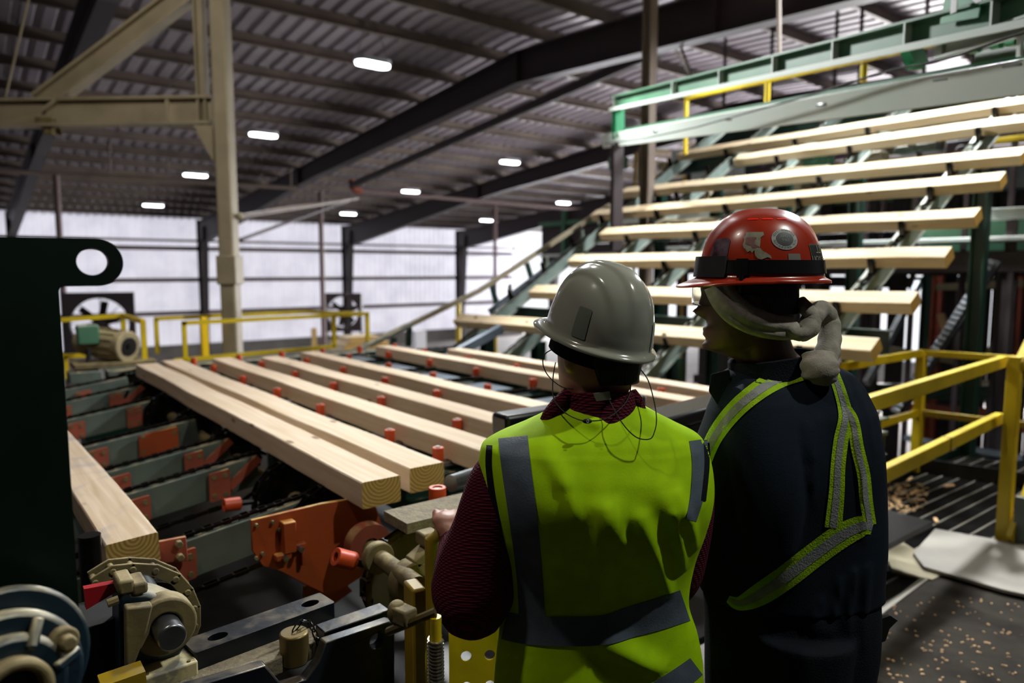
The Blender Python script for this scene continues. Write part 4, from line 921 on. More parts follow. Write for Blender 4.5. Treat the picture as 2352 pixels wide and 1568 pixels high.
# ================================================================ THE TWO WORKERS
def W3(u,v,z): return RT*u+FH*v+V((0,0,z))
def uvz(x,y,v): p=ath(x,y,v); return p.dot(RT),v,p.z
def catm(P,i,t):
    p0=P[max(i-1,0)];p1=P[i];p2=P[min(i+1,len(P)-1)];p3=P[min(i+2,len(P)-1)]
    return tuple(.5*((2*b)+(-a+c)*t+(2*a-5*b+4*c-d)*t*t+(-a+3*b-3*c+d)*t**3) for a,b,c,d in zip(p0,p1,p2,p3))
class Torso:
    def __init__(s,h,secs,n=2.3):
        s.h=h; s.n=n; s.S=[]
        for (y,xl,xr,tb,tf) in secs:
            a=uvz(xl,y,h);b=uvz(xr,y,h); s.S.append((a[2],(a[0]+b[0])/2,(b[0]-a[0])/2,tb,tf))
        s.R=[]; s.bvh=None
    def sec(s,z):
        S=s.S
        if z>=S[0][0]: return S[0]
        if z<=S[-1][0]: return S[-1]
        for i in range(len(S)-1):
            if S[i+1][0]<=z: 
                t=(S[i][0]-z)/(S[i][0]-S[i+1][0]); r=catm(S,i,t); return (z,)+r[1:]
    def ridge(s,x0,y0,x1,y1,w,a,w1=None):
        p=s.px(x0,y0)[:3];q=s.px(x1,y1)[:3]; s.R.append((p[0],p[2],q[0],q[2],w,a,w1 or w))
    def fold(s,u,z):
        f=0
        for (a,b,c,d,w,am,w1) in s.R:
            dx,dz=c-a,d-b; L2=dx*dx+dz*dz; t=((u-a)*dx+(z-b)*dz)/L2; tc=max(0,min(1,t)); ex=u-a-dx*tc; ez=z-b-dz*tc
            ww=w+(w1-w)*tc; f+=am*math.exp(-(ex*ex+ez*ez)/(ww*ww))*math.sin(math.pi*min(1,max(0.12,tc*.88+.12)))**.5
        return f
    def back(s,u,z,folds=True):
        _,uc,hw,tb,tf=s.sec(z); q=min(.999,abs((u-uc)/hw)); r=s.h-tb*(1-q**s.n)**(1/s.n)
        if folds: r-=s.fold(u,z)*(1-q**6)
        return r
    def px(s,x,y,folds=False):
        v=s.h-.1
        for _ in range(5):
            u,_v,z=uvz(x,y,v); v=s.back(u,z,folds)
        return (u,v,z)
    def mesh(s,z0,z1,M_=110,N=120,infl=0,noise_a=0,seed=0):
        rings=[]
        for j in range(M_+1):
            z=z0+(z1-z0)*j/M_; _,uc,hw,tb,tf=s.sec(z); rg=[]
            for k in range(N):
                a=2*math.pi*k/N; ca,sa=math.cos(a),math.sin(a); e=2/s.n
                u=uc+(hw+infl)*math.copysign(abs(ca)**e,ca); dv=math.copysign(abs(sa)**e,sa)
                v=s.h+dv*((tf if dv>0 else tb)+infl)
                if dv<0:
                    q=min(1,abs((u-uc)/hw)); v-=s.fold(u,z)*(1-q**6)
                if noise_a: v-=noise_a*noise.noise(V((u*9+seed,z*5,seed)))*min(1,abs(dv)*2)
                rg.append(W3(u,v,z))
            rings.append(rg)
        return rings
    def ribbon(s,path,off=.003,nc=6,ns=10):
        bvh=s.bvh
        """path: (x,y,halfwidth_px) in photo survey pixels, laid on the back of the garment"""
        P=[]; n=len(path)
        for i in range(n-1):
            for k in range(ns): P.append(catm(path,i,k/ns))
        P.append(tuple(path[-1])); rows=[]
        for i,(x,y,w) in enumerate(P):
            a=P[max(0,i-1)];b=P[min(len(P)-1,i+1)]; dx,dy=b[0]-a[0],b[1]-a[1]; L_=math.hypot(dx,dy) or 1; nx,ny=-dy/L_,dx/L_
            row=[]
            for c in range(nc+1):
                q=(c/nc-.5)*2*w; 
                hit=None
                if bvh: d_=ray(x+nx*q,y+ny*q).normalized(); hit=bvh.ray_cast(EYE,d_)[0]
                if hit is not None: row.append(hit-d_*off)
                else: u,v,z=s.px(x+nx*q,y+ny*q,True); row.append(W3(u,v-off-.004,z))
            rows.append(row)
        b=MB(); m=nc+1; b.v=[p for r in rows for p in r]
        b.f=[(i*m+c,i*m+c+1,(i+1)*m+c+1,(i+1)*m+c) for i in range(len(rows)-1) for c in range(nc)]
        return b
def remesh(o,vox,smooth=3):
    m=o.modifiers.new('union','REMESH'); m.mode='VOXEL'; m.voxel_size=vox; m.use_smooth_shade=True
    if smooth: m2=o.modifiers.new('smooth','SMOOTH'); m2.factor=.5; m2.iterations=smooth
def tub(b,pts,n=20):
    """pts (x,y,v,r): tapering limb through surveyed points"""
    Q=[];R_=[]
    P=[tuple(ath(x,y,v))+(r,) for x,y,v,r in pts]
    for i in range(len(P)-1):
        for k in range(6):
            c=catm(P,i,k/6); Q.append(V(c[:3]));R_.append(c[3])
    Q.append(V(P[-1][:3]));R_.append(P[-1][3])
    b.tube(Q,R_,n); b.blob(Q[0],R_[0],8); b.blob(Q[-1],R_[-1]*.98,8); return b
def head(b,c,f,pitch=0):
    """head with face, ears; c = point between the ears at eye height, f = facing direction"""
    f=V((f.x,f.y,0)).normalized(); l=V((0,0,1)).cross(f); R=Matrix((f,l,V((0,0,1)))).transposed()@Matrix.Rotation(-pitch,3,'Y')
    S=[(-.150,.02,-.055,.048),(-.125,.083,-.060,.045),(-.115,.092,-.065,.052),(-.095,.092,-.075,.060),(-.07,.090,-.088,.066),(-.04,.091,-.098,.070),(-.01,.091,-.104,.073),(.02,.095,-.106,.075),(.05,.093,-.104,.074),(.075,.080,-.095,.069),(.095,.058,-.075,.055),(.11,.02,-.035,.03)]
    rings=[]; N=64; M_=70
    for j in range(M_+1):
        t=j/M_*(len(S)-1); i=min(int(t),len(S)-2); z,xf,xb,hw=catm(S,i,t-i); rg=[]
        for k in range(N):
            a=2*math.pi*k/N; ca,sa=math.cos(a),math.sin(a); cx=(xf+xb)/2; rx=(xf-xb)/2
            x=cx+rx*math.copysign(abs(ca)**.85,ca); y=hw*math.copysign(abs(sa)**.9,sa)*(1-.10*max(0,ca))
            if ca>0:
                g=lambda y0,w,z0,h:math.exp(-((y-y0)/w)**2-((z-z0)/h)**2)
                x+=.030*g(0,.010,-.036,.011)+.016*g(0,.008,-.012,.02)+.004*g(0,.013,-.048,.007)   # nose
                x+=.008*g(0,.020,-.076,.006)+.007*g(0,.018,-.089,.006)-.006*g(0,.02,-.062,.006)-.006*g(0,.025,-.101,.006)+.009*g(0,.018,-.118,.012)
                x+=.006*g(0,.045,.018,.009)-.010*g(.031,.014,-.002,.011)-.010*g(-.031,.014,-.002,.011)
                x+=.004*g(.031,.009,-.002,.008)+.004*g(-.031,.009,-.002,.008)
            rg.append(c+R@V((x,y,z)))
        rings.append(rg)
    b.loft(rings)
    for s in (-1,1):                                             # ears
        e=c+R@V((-.008,s*.076,-.02)); b.blob(e,.03,8,(.55,.22,1),R)
    return R
def hand_on_rail(b,hp,sgn=1,wrist=None):
    ux=RT;vx=FH;zx=V((0,0,1)); P=lambda u,v,z:hp+ux*u+vx*v+zx*z
    b.blob(P(0,-.022,.028),.034,8,(1.2,1.2,.62),Matrix.Rotation(-YAW,3,'Z'))
    b.blob(P(0,-.045,.018),.028,8,(1.05,1.2,.75),Matrix.Rotation(-YAW,3,'Z'))
    for k,(du,L_) in enumerate(((-.033,.9),(-.011,1.0),(.011,.97),(.032,.8))):
        b.tube([P(du*.9,-.03,.026),P(du,.004,.038),P(du,.026,.028),P(du,.034,.004),P(du,.026,-.018),P(du*1.0,.010,-.027*L_)],[.0105,.0105,.0095,.009,.0085,.007],10)
    b.tube([P(sgn*.028,-.045,.012),P(sgn*.045,-.034,.0),P(sgn*.048,-.022,-.018),P(sgn*.04,-.004,-.028)],[.012,.011,.010,.008],10)
    b.tube([wrist,P(0,-.05,.015)],[.027,.024],14)
# helmets
class Helmet:
    def __init__(s,c,f,pitch,roll,a,b_,h,ridge):
        f=V((f.x,f.y,0)).normalized(); l=V((0,0,1)).cross(f)
        s.R=Matrix((f,l,V((0,0,1)))).transposed()@Matrix.Rotation(-pitch,3,'Y')@Matrix.Rotation(roll,3,'X'); s.c=c;s.a=a;s.b=b_;s.h=h;s.ridge=ridge
    def S(s,th,ph,off=0):
        cp=max(0,math.cos(ph))**.78; x=s.a*cp*math.cos(th); y=s.b*cp*math.sin(th); z=s.h*math.sin(ph)
        k=1+off/.12; fade=max(0,min(1,(ph-.25)/.5))
        sm=lambda e:1/(1+math.exp((abs(y)-e)/.0016))
        if s.ridge=='v': k+=fade*(.034*sm(.024)+.030*sm(.058))
        else: k+=fade*(.045*math.exp(-(y/.017)**2))
        return s.c+s.R@V((x*k,y*k,z*k))
    def shell(s,peak=.05,rim=.012,side_drop=.0):
        N=96; rings=[]
        def w(th): 
            c=math.cos(th); return rim+peak*max(0,c)**2.2+.004*max(0,-c)
        def br(th,q,dz):
            x=s.a*math.cos(th);y=s.b*math.sin(th); n=V((math.cos(th)/s.a,math.sin(th)/s.b,0)).normalized(); return s.c+s.R@(V((x,y,0))+n*w(th)*q+V((0,0,dz-w(th)*q*.28*(1 if math.cos(th)>0 else .5))))
        ths=[2*math.pi*k/N for k in range(N)]
        rings.append([s.S(t,.12,-.004) for t in ths])
        for q,dz in ((.0,-.006),(.6,-.008),(.95,-.007),(1.0,-.004),(.95,-.001),(.6,.001),(.25,.003),(.05,.006)): rings.append([br(t,q,dz) for t in ths])
        M_=44
        for j in range(1,M_): rings.append([s.S(t,.05+(math.pi/2-.06)*j/M_) for t in ths])
        b=MB(); b.loft(rings,caps=False); n=len(b.v); b.v.append(s.S(0,math.pi/2)); m=(len(rings)-1)*N
        b.f+=[(m+k,m+(k+1)%N,n) for k in range(N)]; return b
    def map(s,th0,ph0,p,q,off): 
        ph=ph0+q/s.h; return s.S(th0-p/(s.a*.95*max(.2,math.cos(ph0))**.78),ph,off)   # p grows toward the back when seen from the left side
    def patch(s,th0,ph0,poly,off=.0012,holes=(),fine=10):
        b=MB(); pts=[]
        xs=[p[0] for p in poly];ys=[p[1] for p in poly]
        import bmesh
        tri=tessellate_polygon([[V((x,y,0)) for x,y in l] for l in [poly]+list(holes)]); flat=[p for l in [poly]+list(holes) for p in l]
        bm=bmesh.new(); vv=[bm.verts.new((p[0],p[1],0)) for p in flat]
        for t in tri:
            try: bm.faces.new([vv[i] for i in t])
            except ValueError: pass
        for _ in range(2): bmesh.ops.subdivide_edges(bm,edges=[e for e in bm.edges if e.calc_length()>.006],cuts=1,use_grid_fill=False); bmesh.ops.triangulate(bm,faces=bm.faces)
        bm.verts.ensure_lookup_table(); b.v=[s.map(th0,ph0,v.co.x,v.co.y,off) for v in bm.verts]; bm.verts.index_update(); b.f=[tuple(v.index for v in f.verts) for f in bm.faces]; bm.free(); return b
    def text(s,th0,ph0,body,size,off=.0016,arc=None,xo=0,yo=0):
        cu=bpy.data.curves.new('t','FONT'); cu.body=body; cu.size=size; cu.align_x='CENTER'; cu.align_y='CENTER'
        o=bpy.data.objects.new('t',cu); COL.objects.link(o); bpy.context.view_layer.update(); me=bpy.data.meshes.new_from_object(o.evaluated_get(bpy.context.evaluated_depsgraph_get())); bpy.data.objects.remove(o)
        b=MB()
        for v in me.vertices:
            x,y=v.co.x,v.co.y
            if arc:
                r,sg=arc; a=x/(r)*sg; rr_=r+y*sg; x,y=math.sin(a)*rr_*1.0,math.cos(a)*rr_
                if sg<0: x,y=-math.sin(x*0+v.co.x/r)*-1*(r-v.co.y),-math.cos(v.co.x/r)*(r-v.co.y)
            b.v.append(s.map(th0,ph0,x+xo,y+yo,off))
        b.f=[tuple(p.vertices) for p in me.polygons]; bpy.data.meshes.remove(me); return b
# materials of the clothes
def cloth(name,col,col2=None,rough=.85,weave=0,sc=30,sheen=.0,k=None,bstr=.35):
    m=M(name,col,rough,col2=col2 or col,sc=sc,bump=bstr,bsc=260,spec=.2)
    b=m.node_tree.nodes['Principled BSDF']; b.inputs['Sheen Weight'].default_value=sheen
    if weave:
        N=m.node_tree.nodes;L=m.node_tree.links; tc=N.new('ShaderNodeTexCoord'); ch=N.new('ShaderNodeTexWave'); ch.inputs['Scale'].default_value=weave; ch.bands_direction='Z'; ch2=N.new('ShaderNodeTexWave'); ch2.inputs['Scale'].default_value=weave; ch2.bands_direction='DIAGONAL'
        L.new(tc.outputs['Object'],ch.inputs['Vector']);L.new(tc.outputs['Object'],ch2.inputs['Vector']); mu=N.new('ShaderNodeMath'); mu.operation='MULTIPLY'; L.new(ch.outputs[0],mu.inputs[0]);L.new(ch2.outputs[0],mu.inputs[1])
        bp=N.new('ShaderNodeBump'); bp.inputs['Strength'].default_value=.9; bp.inputs['Distance'].default_value=.003; L.new(mu.outputs[0],bp.inputs['Height']); L.new(bp.outputs[0],b.inputs['Normal'])
        mx=N.new('ShaderNodeMix'); mx.data_type='RGBA'; L.new(mu.outputs[0],mx.inputs[0]); mx.inputs[6].default_value=lin(col2 or col); mx.inputs[7].default_value=lin(col); L.new(mx.outputs[2],b.inputs['Base Color'])
    return m
vestm=cloth('lime_hi_vis_fabric','aedb00','a2cf00',.8,bstr=.04)
retro=cloth('grey_reflective_tape','5b6672','525c68',.45,bstr=.1)
maroon=cloth('maroon_waffle_knit','7a1636','3c0a1c',.9,weave=55)
navy=cloth('navy_work_cloth','111c29','0c1520',.9,sc=8,bstr=.1)
navy2=cloth('dark_navy_denim','0f151f','0b1018',.9,sc=8,bstr=.3)
limeband=cloth('lime_suspender_webbing','9cc21c','8ab010',.7)
silver=cloth('silver_reflective_strip','8d9090','7c8080',.4)
fleece=cloth('grey_beige_fleece','9c968c','8a847a',.95,sc=60,bstr=.15)
skin=M('skin_light','a87460',.5,col2='9a6552',sc=20,bump=.05)
skin2=M('skin_dark','4c3024',.5,col2='432a20',sc=20,bump=.05)
hairm=M('dark_hair','0c0b0f',.7,col2='15121a',sc=90,aniso=(8,8,1),bump=.4)
helw=M('pale_grey_helmet_shell','8f9186',.16,spec=.55,coat=.4)
helr=M('orange_red_helmet_shell','a02c10',.28,col2='84200c',sc=14,amt=.9,spec=.5,coat=.25)
leather=M('boot_leather','2a1c12',.6)
# ------------------------------------------------ worker in the vest
H1=1.47
T1=Torso(H1,[(905,1318,1452,.050,.06),(925,1296,1468,.065,.07),(948,1256,1505,.088,.08),(972,1205,1552,.105,.09),(994,1150,1596,.12,.10),(1018,1112,1614,.132,.11),(1070,1104,1626,.150,.115),(1130,1110,1628,.158,.12),(1200,1126,1614,.140,.12),(1290,1150,1588,.100,.125),(1380,1156,1576,.085,.13),(1450,1150,1596,.086,.13),(1520,1142,1608,.094,.135),(1600,1136,1608,.100,.135),(1760,1130,1610,.10,.135)])
root=ath(1375,1000,H1); base1=V((root.x,root.y,0))
# folds that catch the lamp
for a in ((1382,1170,1372,1400,.020,.016,.016),(1398,1160,1440,1290,.014,.014,.010),(1470,1190,1540,1370,.018,.020,.012),(1560,1130,1600,1260,.014,.014,.008),(1500,1120,1585,1200,.03,.010,.012),(1545,1180,1572,1310,.012,.014,.008),(1395,1475,1530,1535,.030,.022,.018),(1290,1080,1330,1210,.016,.008,.010),(1240,1010,1300,1120,.02,.006,.015),(1375,945,1378,1150,.006,.003,.006),(1500,1000,1520,1150,.006,.003,.006),(1200,1500,1230,1640,.03,.012,.03),(1450,1240,1480,1330,.012,.010,.008),(1340,935,1400,928,.03,.010,.02),(1320,950,1390,975,.016,.006,.010)): T1.ridge(*a)
zt1=T1.S[0][0]
b=MB()
hdir1=(FH*math.cos(math.radians(32))-RT*math.sin(math.radians(32))); hc1=ath(1374,842,H1-.005)+hdir1*.010
head(b,hc1+V((0,0,.045)),hdir1)
b.tube([ath(1376,830,H1-.015),ath(1378,900,H1-.02),ath(1378,960,H1)],[.052,.054,.075],20)          # neck
for r_ in (T1.mesh(zt1-.02,.80,30,40,infl=-.03),): b.loft(r_)
hp1=hp
tub(b,[(1160,1060,H1,.035),(1118,1210,H1-.02,.035),(1090,1360,H1-.02,.034),(1062,1300,1.56,.030),(1045,1245,1.64,.026)])
tub(b,[(1575,1060,H1,.035),(1570,1220,H1+.03,.034),(1560,1330,H1+.06,.032),(1480,1330,H1+.22,.028),(1440,1320,H1+.26,.03)])
q=ath(1440,1315,H1+.27); b.blob(q,.038,8,(1,1,.7))
for k in range(4): b.tube([q+RT*(-.0)+FH*.01+V((0,0,.02-.018*k)),q-RT*.045+FH*.02+V((0,0,.02-.018*k)),q-RT*.06+FH*.005+V((0,0,.016-.018*k)),q-RT*.05-FH*.015+V((0,0,.012-.018*k))],[.009,.009,.008,.007],8)
hand_on_rail(b,hp1,1,ath(1045,1245,1.64))
for s in (-1,1):
    c=W3(T1.S[-1][1]+s*.09,H1,.82); b.tube([c,W3(T1.S[-1][1]+s*.10,H1+.01,.48),W3(T1.S[-1][1]+s*.11,H1,.08)],[.085,.055,.04],18); b.blob(W3(T1.S[-1][1]+s*.11,H1+.06,.05),.05,8,(.8,2.1,.8),Matrix.Rotation(-YAW,3,'Z'))
p1=b.build('person',skin,label='person seen from behind in a lime hi-vis vest, maroon sleeves and pale grey hard hat',category='person',origin=base1); remesh(p1,.005,3)
b=MB(); c=hc1+V((0,0,.045)); f=hdir1; l=V((0,0,1)).cross(f); R=Matrix((f,l,V((0,0,1)))).transposed()
rings=[]
for j in range(14):
    z=-.07+.165*j/13; rg=[]
    for k in range(40):
        a=2*math.pi*k/40; ca=math.cos(a); w=.081*math.sqrt(max(.05,1-(max(0,z)/.125)**2)); x=-.008+(.092 if ca>0 else .112)*ca*math.sqrt(max(.05,1-(max(0,z)/.125)**2)); y=w*math.sin(a); x*=.92; y*=.95
        zz=z
        if ca>.15: zz=max(z,.05)
        elif z<-.02 and abs(math.sin(a))>.8: zz=max(z,-.03)
        rg.append(c+R@V((x*(.97 if z<-.05 else 1),y*(.95 if z<-.05 else 1),zz)))
    rings.append(rg)
b.loft(rings); b.build('hair',hairm,p1)
# shirt: sleeves, collar
b=MB(); b.loft(T1.mesh(zt1-.01,.86,40,60,infl=-.012))
tub(b,[(1184,1062,H1,.054),(1152,1105,H1-.01,.066),(1134,1160,H1-.02,.070),(1118,1220,H1-.02,.074),(1098,1290,H1-.02,.084),(1088,1350,H1-.02,.090),(1085,1378,H1-.01,.082)],28)
tub(b,[(1085,1365,H1,.080),(1062,1315,1.55,.066),(1050,1265,1.62,.048),(1044,1240,1.655,.036)],24)
b.ringcyl(ath(1044,1238,1.66),(ath(1044,1238,1.66)-ath(1050,1265,1.62)),.036,.026,.03,24)
tub(b,[(1560,1050,H1,.062),(1575,1140,H1+.01,.060),(1568,1240,H1+.03,.058),(1545,1330,H1+.07,.056),(1500,1330,H1+.18,.045),(1460,1322,H1+.24,.038)],24)
s=b.build('shirt',maroon,p1,label='maroon waffle-knit shirt'); remesh(s,.005,2)
b=MB(); N=60; rings=[]
for (dz,k,o) in ((-.075,1.20,0),(-.045,1.12,0),(-.01,1.04,0),(.012,1.0,0),(.014,.94,1),(0,.94,1),(-.04,1.04,1)):
    rg=[]
    for i in range(N):
        a=2*math.pi*i/N; ca,sa=math.cos(a),math.sin(a); c=ath(1381,903,H1-.02)
        rg.append(c+RT*ca*.069*k+FH*sa*.066*k+V((0,0,dz-.028*max(0,sa)-.010*ca*ca)))
    rings.append(rg)
b.loft(rings,caps=False); b.build('collar',maroon,p1,label='maroon check shirt collar')
for P_ in (((1308,900,H1-.03,.016),(1284,928,H1-.035,.021),(1262,955,H1-.03,.020),(1246,974,H1-.02,.012)),((1450,900,H1-.03,.014),(1462,920,H1-.03,.017),(1474,942,H1-.02,.012))):
    b=MB(); b.tube([ath(x,y,v) for x,y,v,r in P_],[(r,r*.8) for *_x,r in P_],14); b.build('collar_wing',maroon,p1)
def at1(x,y,v): return ath(x,y,v)
b=MB(); g=[ath(x,y,H1-.096) for x,y in ((1362,903),(1400,899),(1404,917),(1370,921))]; b.add(g+[p+FH*.003 for p in g],[(0,1,2,3),(7,6,5,4),(0,4,5,1),(1,5,6,2),(2,6,7,3),(3,7,4,0)]); b.build('collar_tag',M('tag_fabric','a8a898',.7),p1,label='small pale collar tag')
# vest
from mathutils.bvhtree import BVHTree
b=MB(); b.loft(T1.mesh(zt1-.014,.72,170,150,infl=.004,noise_a=.006,seed=3)); T1.bvh=BVHTree.FromPolygons(b.v,b.f); vest=b.build('vest',vestm,p1,label='lime hi-vis vest',ang=3)
for nm,path in (('reflective_band',[(1178,1003,34),(1184,1060,34),(1196,1150,33),(1210,1260,31),(1218,1340,30),(1222,1425,30)]),
                ('reflective_band',[(1603,1010,20),(1608,1060,18),(1603,1130,16),(1588,1195,12)]),
                ('reflective_band',[(1158,1436,32),(1210,1446,33),(1300,1450,34),(1390,1446,34),(1450,1428,35),(1520,1408,36),(1574,1390,37)]),
                ('reflective_band',[(1440,1640,28),(1500,1600,28),(1560,1560,26),(1600,1530,24)])):
    T1.ribbon(path,off=.0022).build(nm,retro,vest,label='grey reflective band',ang=3)
for path in ([(1124,1022,7),(1122,1070,7),(1132,1150,7),(1150,1240,7),(1164,1300,6)],): T1.ribbon(path,off=.0026).build('edge_binding',navy2,vest,label='dark edge binding',ang=3)
T1.ribbon([(1622,1015,6),(1624,1070,6),(1616,1150,6)],off=.0024).build('edge_binding',navy2,vest,ang=3)
# trousers and boots
u0=T1.S[-1][1]; b=MB(); b.loft(T1.mesh(.98,.76,12,40,infl=-.045))
for s in (-1,1): b.tube([W3(u0+s*.085,H1+.01,.80),W3(u0+s*.10,H1+.01,.48),W3(u0+s*.11,H1,.10)],[.092,.078,.066],22)
t_=b.build('trousers',navy2,p1); remesh(t_,.01,2)
for s in (-1,1):
    b=MB(); b.tube([W3(u0+s*.11,H1,.16),W3(u0+s*.11,H1,.06)],[.055,.058],18); b.blob(W3(u0+s*.11,H1+.06,.045),.05,8,(.95,2.7,.85),Matrix.Rotation(-YAW,3,'Z')); o=b.build('boot',leather,p1); remesh(o,.008,1)
# hard hat, pale grey
fd=(FH*math.cos(math.radians(34))-RT*math.sin(math.radians(34)))
hh=Helmet(ath(1372,772,H1+.0),fd,math.radians(15),math.radians(3),.122,.100,.146,'v')
sh=hh.shell(.030,.010); hat=sh.build('hard_hat',helw,p1,label='glossy pale grey hard hat with moulded ridges',ang=.9)
for th,ph in ((1.95,.30),(-2.62,.22)):
    hh.patch(th,ph,rr(.030,.062,.003,2),off=.0016).build('tape_patch',M('grey_tape','6c756a',.4,spec=.3),hat,label='faint grey tape patch')
b=MB(); 
for k in range(60):
    a=2*math.pi*k/60; a2=2*math.pi*(k+1)/60
    if math.cos(a)<.6: b.add([hh.c+hh.R@V((x,y,z)) for x,y,z in ((.100*math.cos(a),.088*math.sin(a),-.008),(.100*math.cos(a2),.088*math.sin(a2),-.008),(.102*math.cos(a2),.090*math.sin(a2),-.042),(.102*math.cos(a),.090*math.sin(a),-.042))],[(0,1,2,3)])
b.build('head_band',navy2,hat,label='dark inner head band')
b=MB(); q=hh.S(-2.0,.06,.006); b.box(q,(.012,.012,.022),hh.R); b.build('slot_clip',steel,hat)
# ear plug cord
def cord(pts,r=.0011):
    P=[tuple(ath(*p)) for p in pts]; Q=[]
    for i in range(len(P)-1):
        for k in range(8): Q.append(V(catm(P,i,k/8)))
    Q.append(V(P[-1])); return Q
b=MB()
h_=H1
b.tube(cord([(1268,802,h_),(1250,815,h_-.01),(1248,840,h_-.02),(1262,866,h_-.03),(1290,888,h_-.05),(1316,893,h_-.07)]),.0012,6)
b.tube(cord([(1276,832,h_),(1270,870,h_-.02),(1272,915,h_-.05),(1295,945,h_-.09),(1325,962,h_-.115),(1348,967,h_-.125)]),.0012,6)
b.tube(cord([(1352,967,h_-.125),(1390,962,h_-.125),(1425,938,h_-.105),(1446,905,h_-.07),(1449,860,h_-.05)]),.0012,6)
b.tube(cord([(1466,842,h_-.01),(1488,872,h_-.03),(1502,920,h_-.08),(1508,962,h_-.12),(1503,992,h_-.135),(1492,1008,h_-.14),(1462,1004,h_-.14),(1432,975,h_-.13),(1405,930,h_-.10),(1390,895,h_-.085)]),.0012,6)
cd=b.build('ear_plug_cord',blk,p1,label='thin dark ear plug cord')
b=MB(); b.blob(ath(1349,967,h_-.127),.009,8,(1.05,.4,.55),Matrix.Rotation(-YAW,3,'Z')); b.build('cord_clip',blk,cd)
b=MB(); q=ath(1350,967,h_-.133); b.tube([q+RT*.002*math.cos(a)+V((0,0,.0032*math.sin(a))) for a in [2*math.pi*k/14 for k in range(14)]],.0006,5,closed=True); b.build('clip_mark',M('clip_print','c8c8c8',.5),cd)
# ------------------------------------------------ worker in navy
H2=1.64
T2=Torso(H2,[(835,1700,1905,.055,.06),(855,1672,1945,.075,.075),(885,1655,1970,.095,.09),(940,1634,1994,.12,.11),(1040,1602,2008,.14,.13),(1150,1597,2013,.145,.135),(1250,1600,2016,.14,.135),(1330,1612,2010,.135,.13),(1400,1620,2012,.14,.13),(1480,1622,2006,.145,.135),(1568,1622,1992,.14,.13),(1700,1626,1984,.135,.13)],n=2.4)
for a in ((1905,830,1990,1080,.012,.010,.012),(1935,830,2002,1050,.010,.008,.010),(1860,980,1850,1200,.012,.012,.008),(1880,960,1868,1120,.010,.010,.008),(1830,940,1850,1060,.02,.010,.012),(1960,1000,1985,1250,.012,.008,.010),(1760,1010,1765,1130,.02,.010,.016),(1930,1330,1900,1470,.008,.012,.006),(1960,1310,1940,1500,.008,.012,.008),(1990,1300,1985,1500,.010,.010,.010),(1880,1380,1840,1560,.012,.012,.010),(1720,1150,1700,1300,.03,.010,.02)): T2.ridge(*a)
root=ath(1810,1000,H2); base2=V((root.x,root.y,0)); zt2_=T2.S[0][0]
f2=(-RT*math.cos(math.radians(6))+FH*math.sin(math.radians(6))); hc2=ath(1713,676,H2)
b=MB(); Rh=head(b,hc2,f2,math.radians(-2))
b.tube([ath(1740,760,H2),ath(1760,830,H2),ath(1790,880,H2)],[.062,.066,.08],22)
b.loft(T2.mesh(zt2_-.02,.85,30,40,infl=-.03))
tub(b,[(1760,960,H2-.10,.045),(1775,1100,H2-.13,.042),(1765,1240,H2-.12,.038),(1680,1262,H2-.06,.03),(1590,1262,H2+.02,.026)])
q=ath(1545,1255,H2+.04); Rz=Matrix.Rotation(-YAW,3,'Z'); b.blob(q,.04,8,(1.15,.5,.9),Rz)
for k in range(4): b.tube([q-RT*.03+V((0,0,.027-.018*k)),q-RT*.065+V((0,0,.026-.018*k)),q-RT*.078+FH*.02+V((0,0,.024-.018*k)),q-RT*.065+FH*.035+V((0,0,.02-.018*k))],[.0095,.009,.0085,.0075],8)
b.tube([q+RT*.02+V((0,0,.03)),q-RT*.01-FH*.0+V((0,0,.05)),q-RT*.035+FH*.01+V((0,0,.055))],[.011,.01,.009],8)
tub(b,[(1860,960,H2+.09,.045),(1840,1200,H2+.13,.038),(1700,1240,H2+.16,.028)]); b.blob(ath(1660,1240,H2+.16),.035,8)
u2=T2.S[-1][1]
for s in (-1,1): b.tube([W3(u2-.01,H2+s*.08,.85),W3(u2-.02,H2+s*.09,.48),W3(u2,H2+s*.10,.08)],[.09,.058,.042],18)
p2=b.build('person',skin2,label='person in dark navy workwear and orange-red hard hat, facing left in profile',category='person',origin=base2); remesh(p2,.005,2)
# jacket with sleeves
b=MB(); b.loft(T2.mesh(zt2_-.005,.92,120,120,infl=.006,noise_a=.008,seed=9))
tub(b,[(1745,950,H2-.07,.080),(1752,1040,H2-.10,.080),(1765,1150,H2-.115,.076),(1760,1235,H2-.10,.072)],26)
tub(b,[(1762,1230,H2-.10,.072),(1690,1258,H2-.06,.058),(1640,1264,H2-.03,.050),(1600,1262,H2+.0,.044)],24)
tub(b,[(1860,950,H2+.07,.08),(1850,1200,H2+.12,.07),(1750,1240,H2+.15,.055)],22)
T2.bvh=BVHTree.FromPolygons(b.v,b.f); j=b.build('jacket',navy,p2,label='dark navy work jacket'); remesh(j,.006,2)
b=MB(); N=50; rings=[]
for (dz,k,o) in ((-.035,1.12,0),(-.01,1.04,0),(.035,1.0,0),(.055,1.02,0),(.055,.95,1),(.0,.98,1),(-.04,1.1,1)):
    rg=[]
    for i in range(N):
        a=2*math.pi*i/N; ca,sa=math.cos(a),math.sin(a); c=ath(1772,868,H2)
        rg.append(c+RT*ca*.098*k+FH*sa*.085*k+V((0,0,dz-.018*max(0,-ca)+.012*max(0,ca))))
    rings.append(rg)
b.loft(rings,caps=False); b.plate([(0,0),(.04,.012),(.05,-.055),(.02,-.075),(-.004,-.04)],[],ath(1633,858,H2-.02),(RT-FH*.3),(0,0,1),.008); b.build('jacket_collar',navy2,p2,label='turned-up jacket collar',bevel=.003)
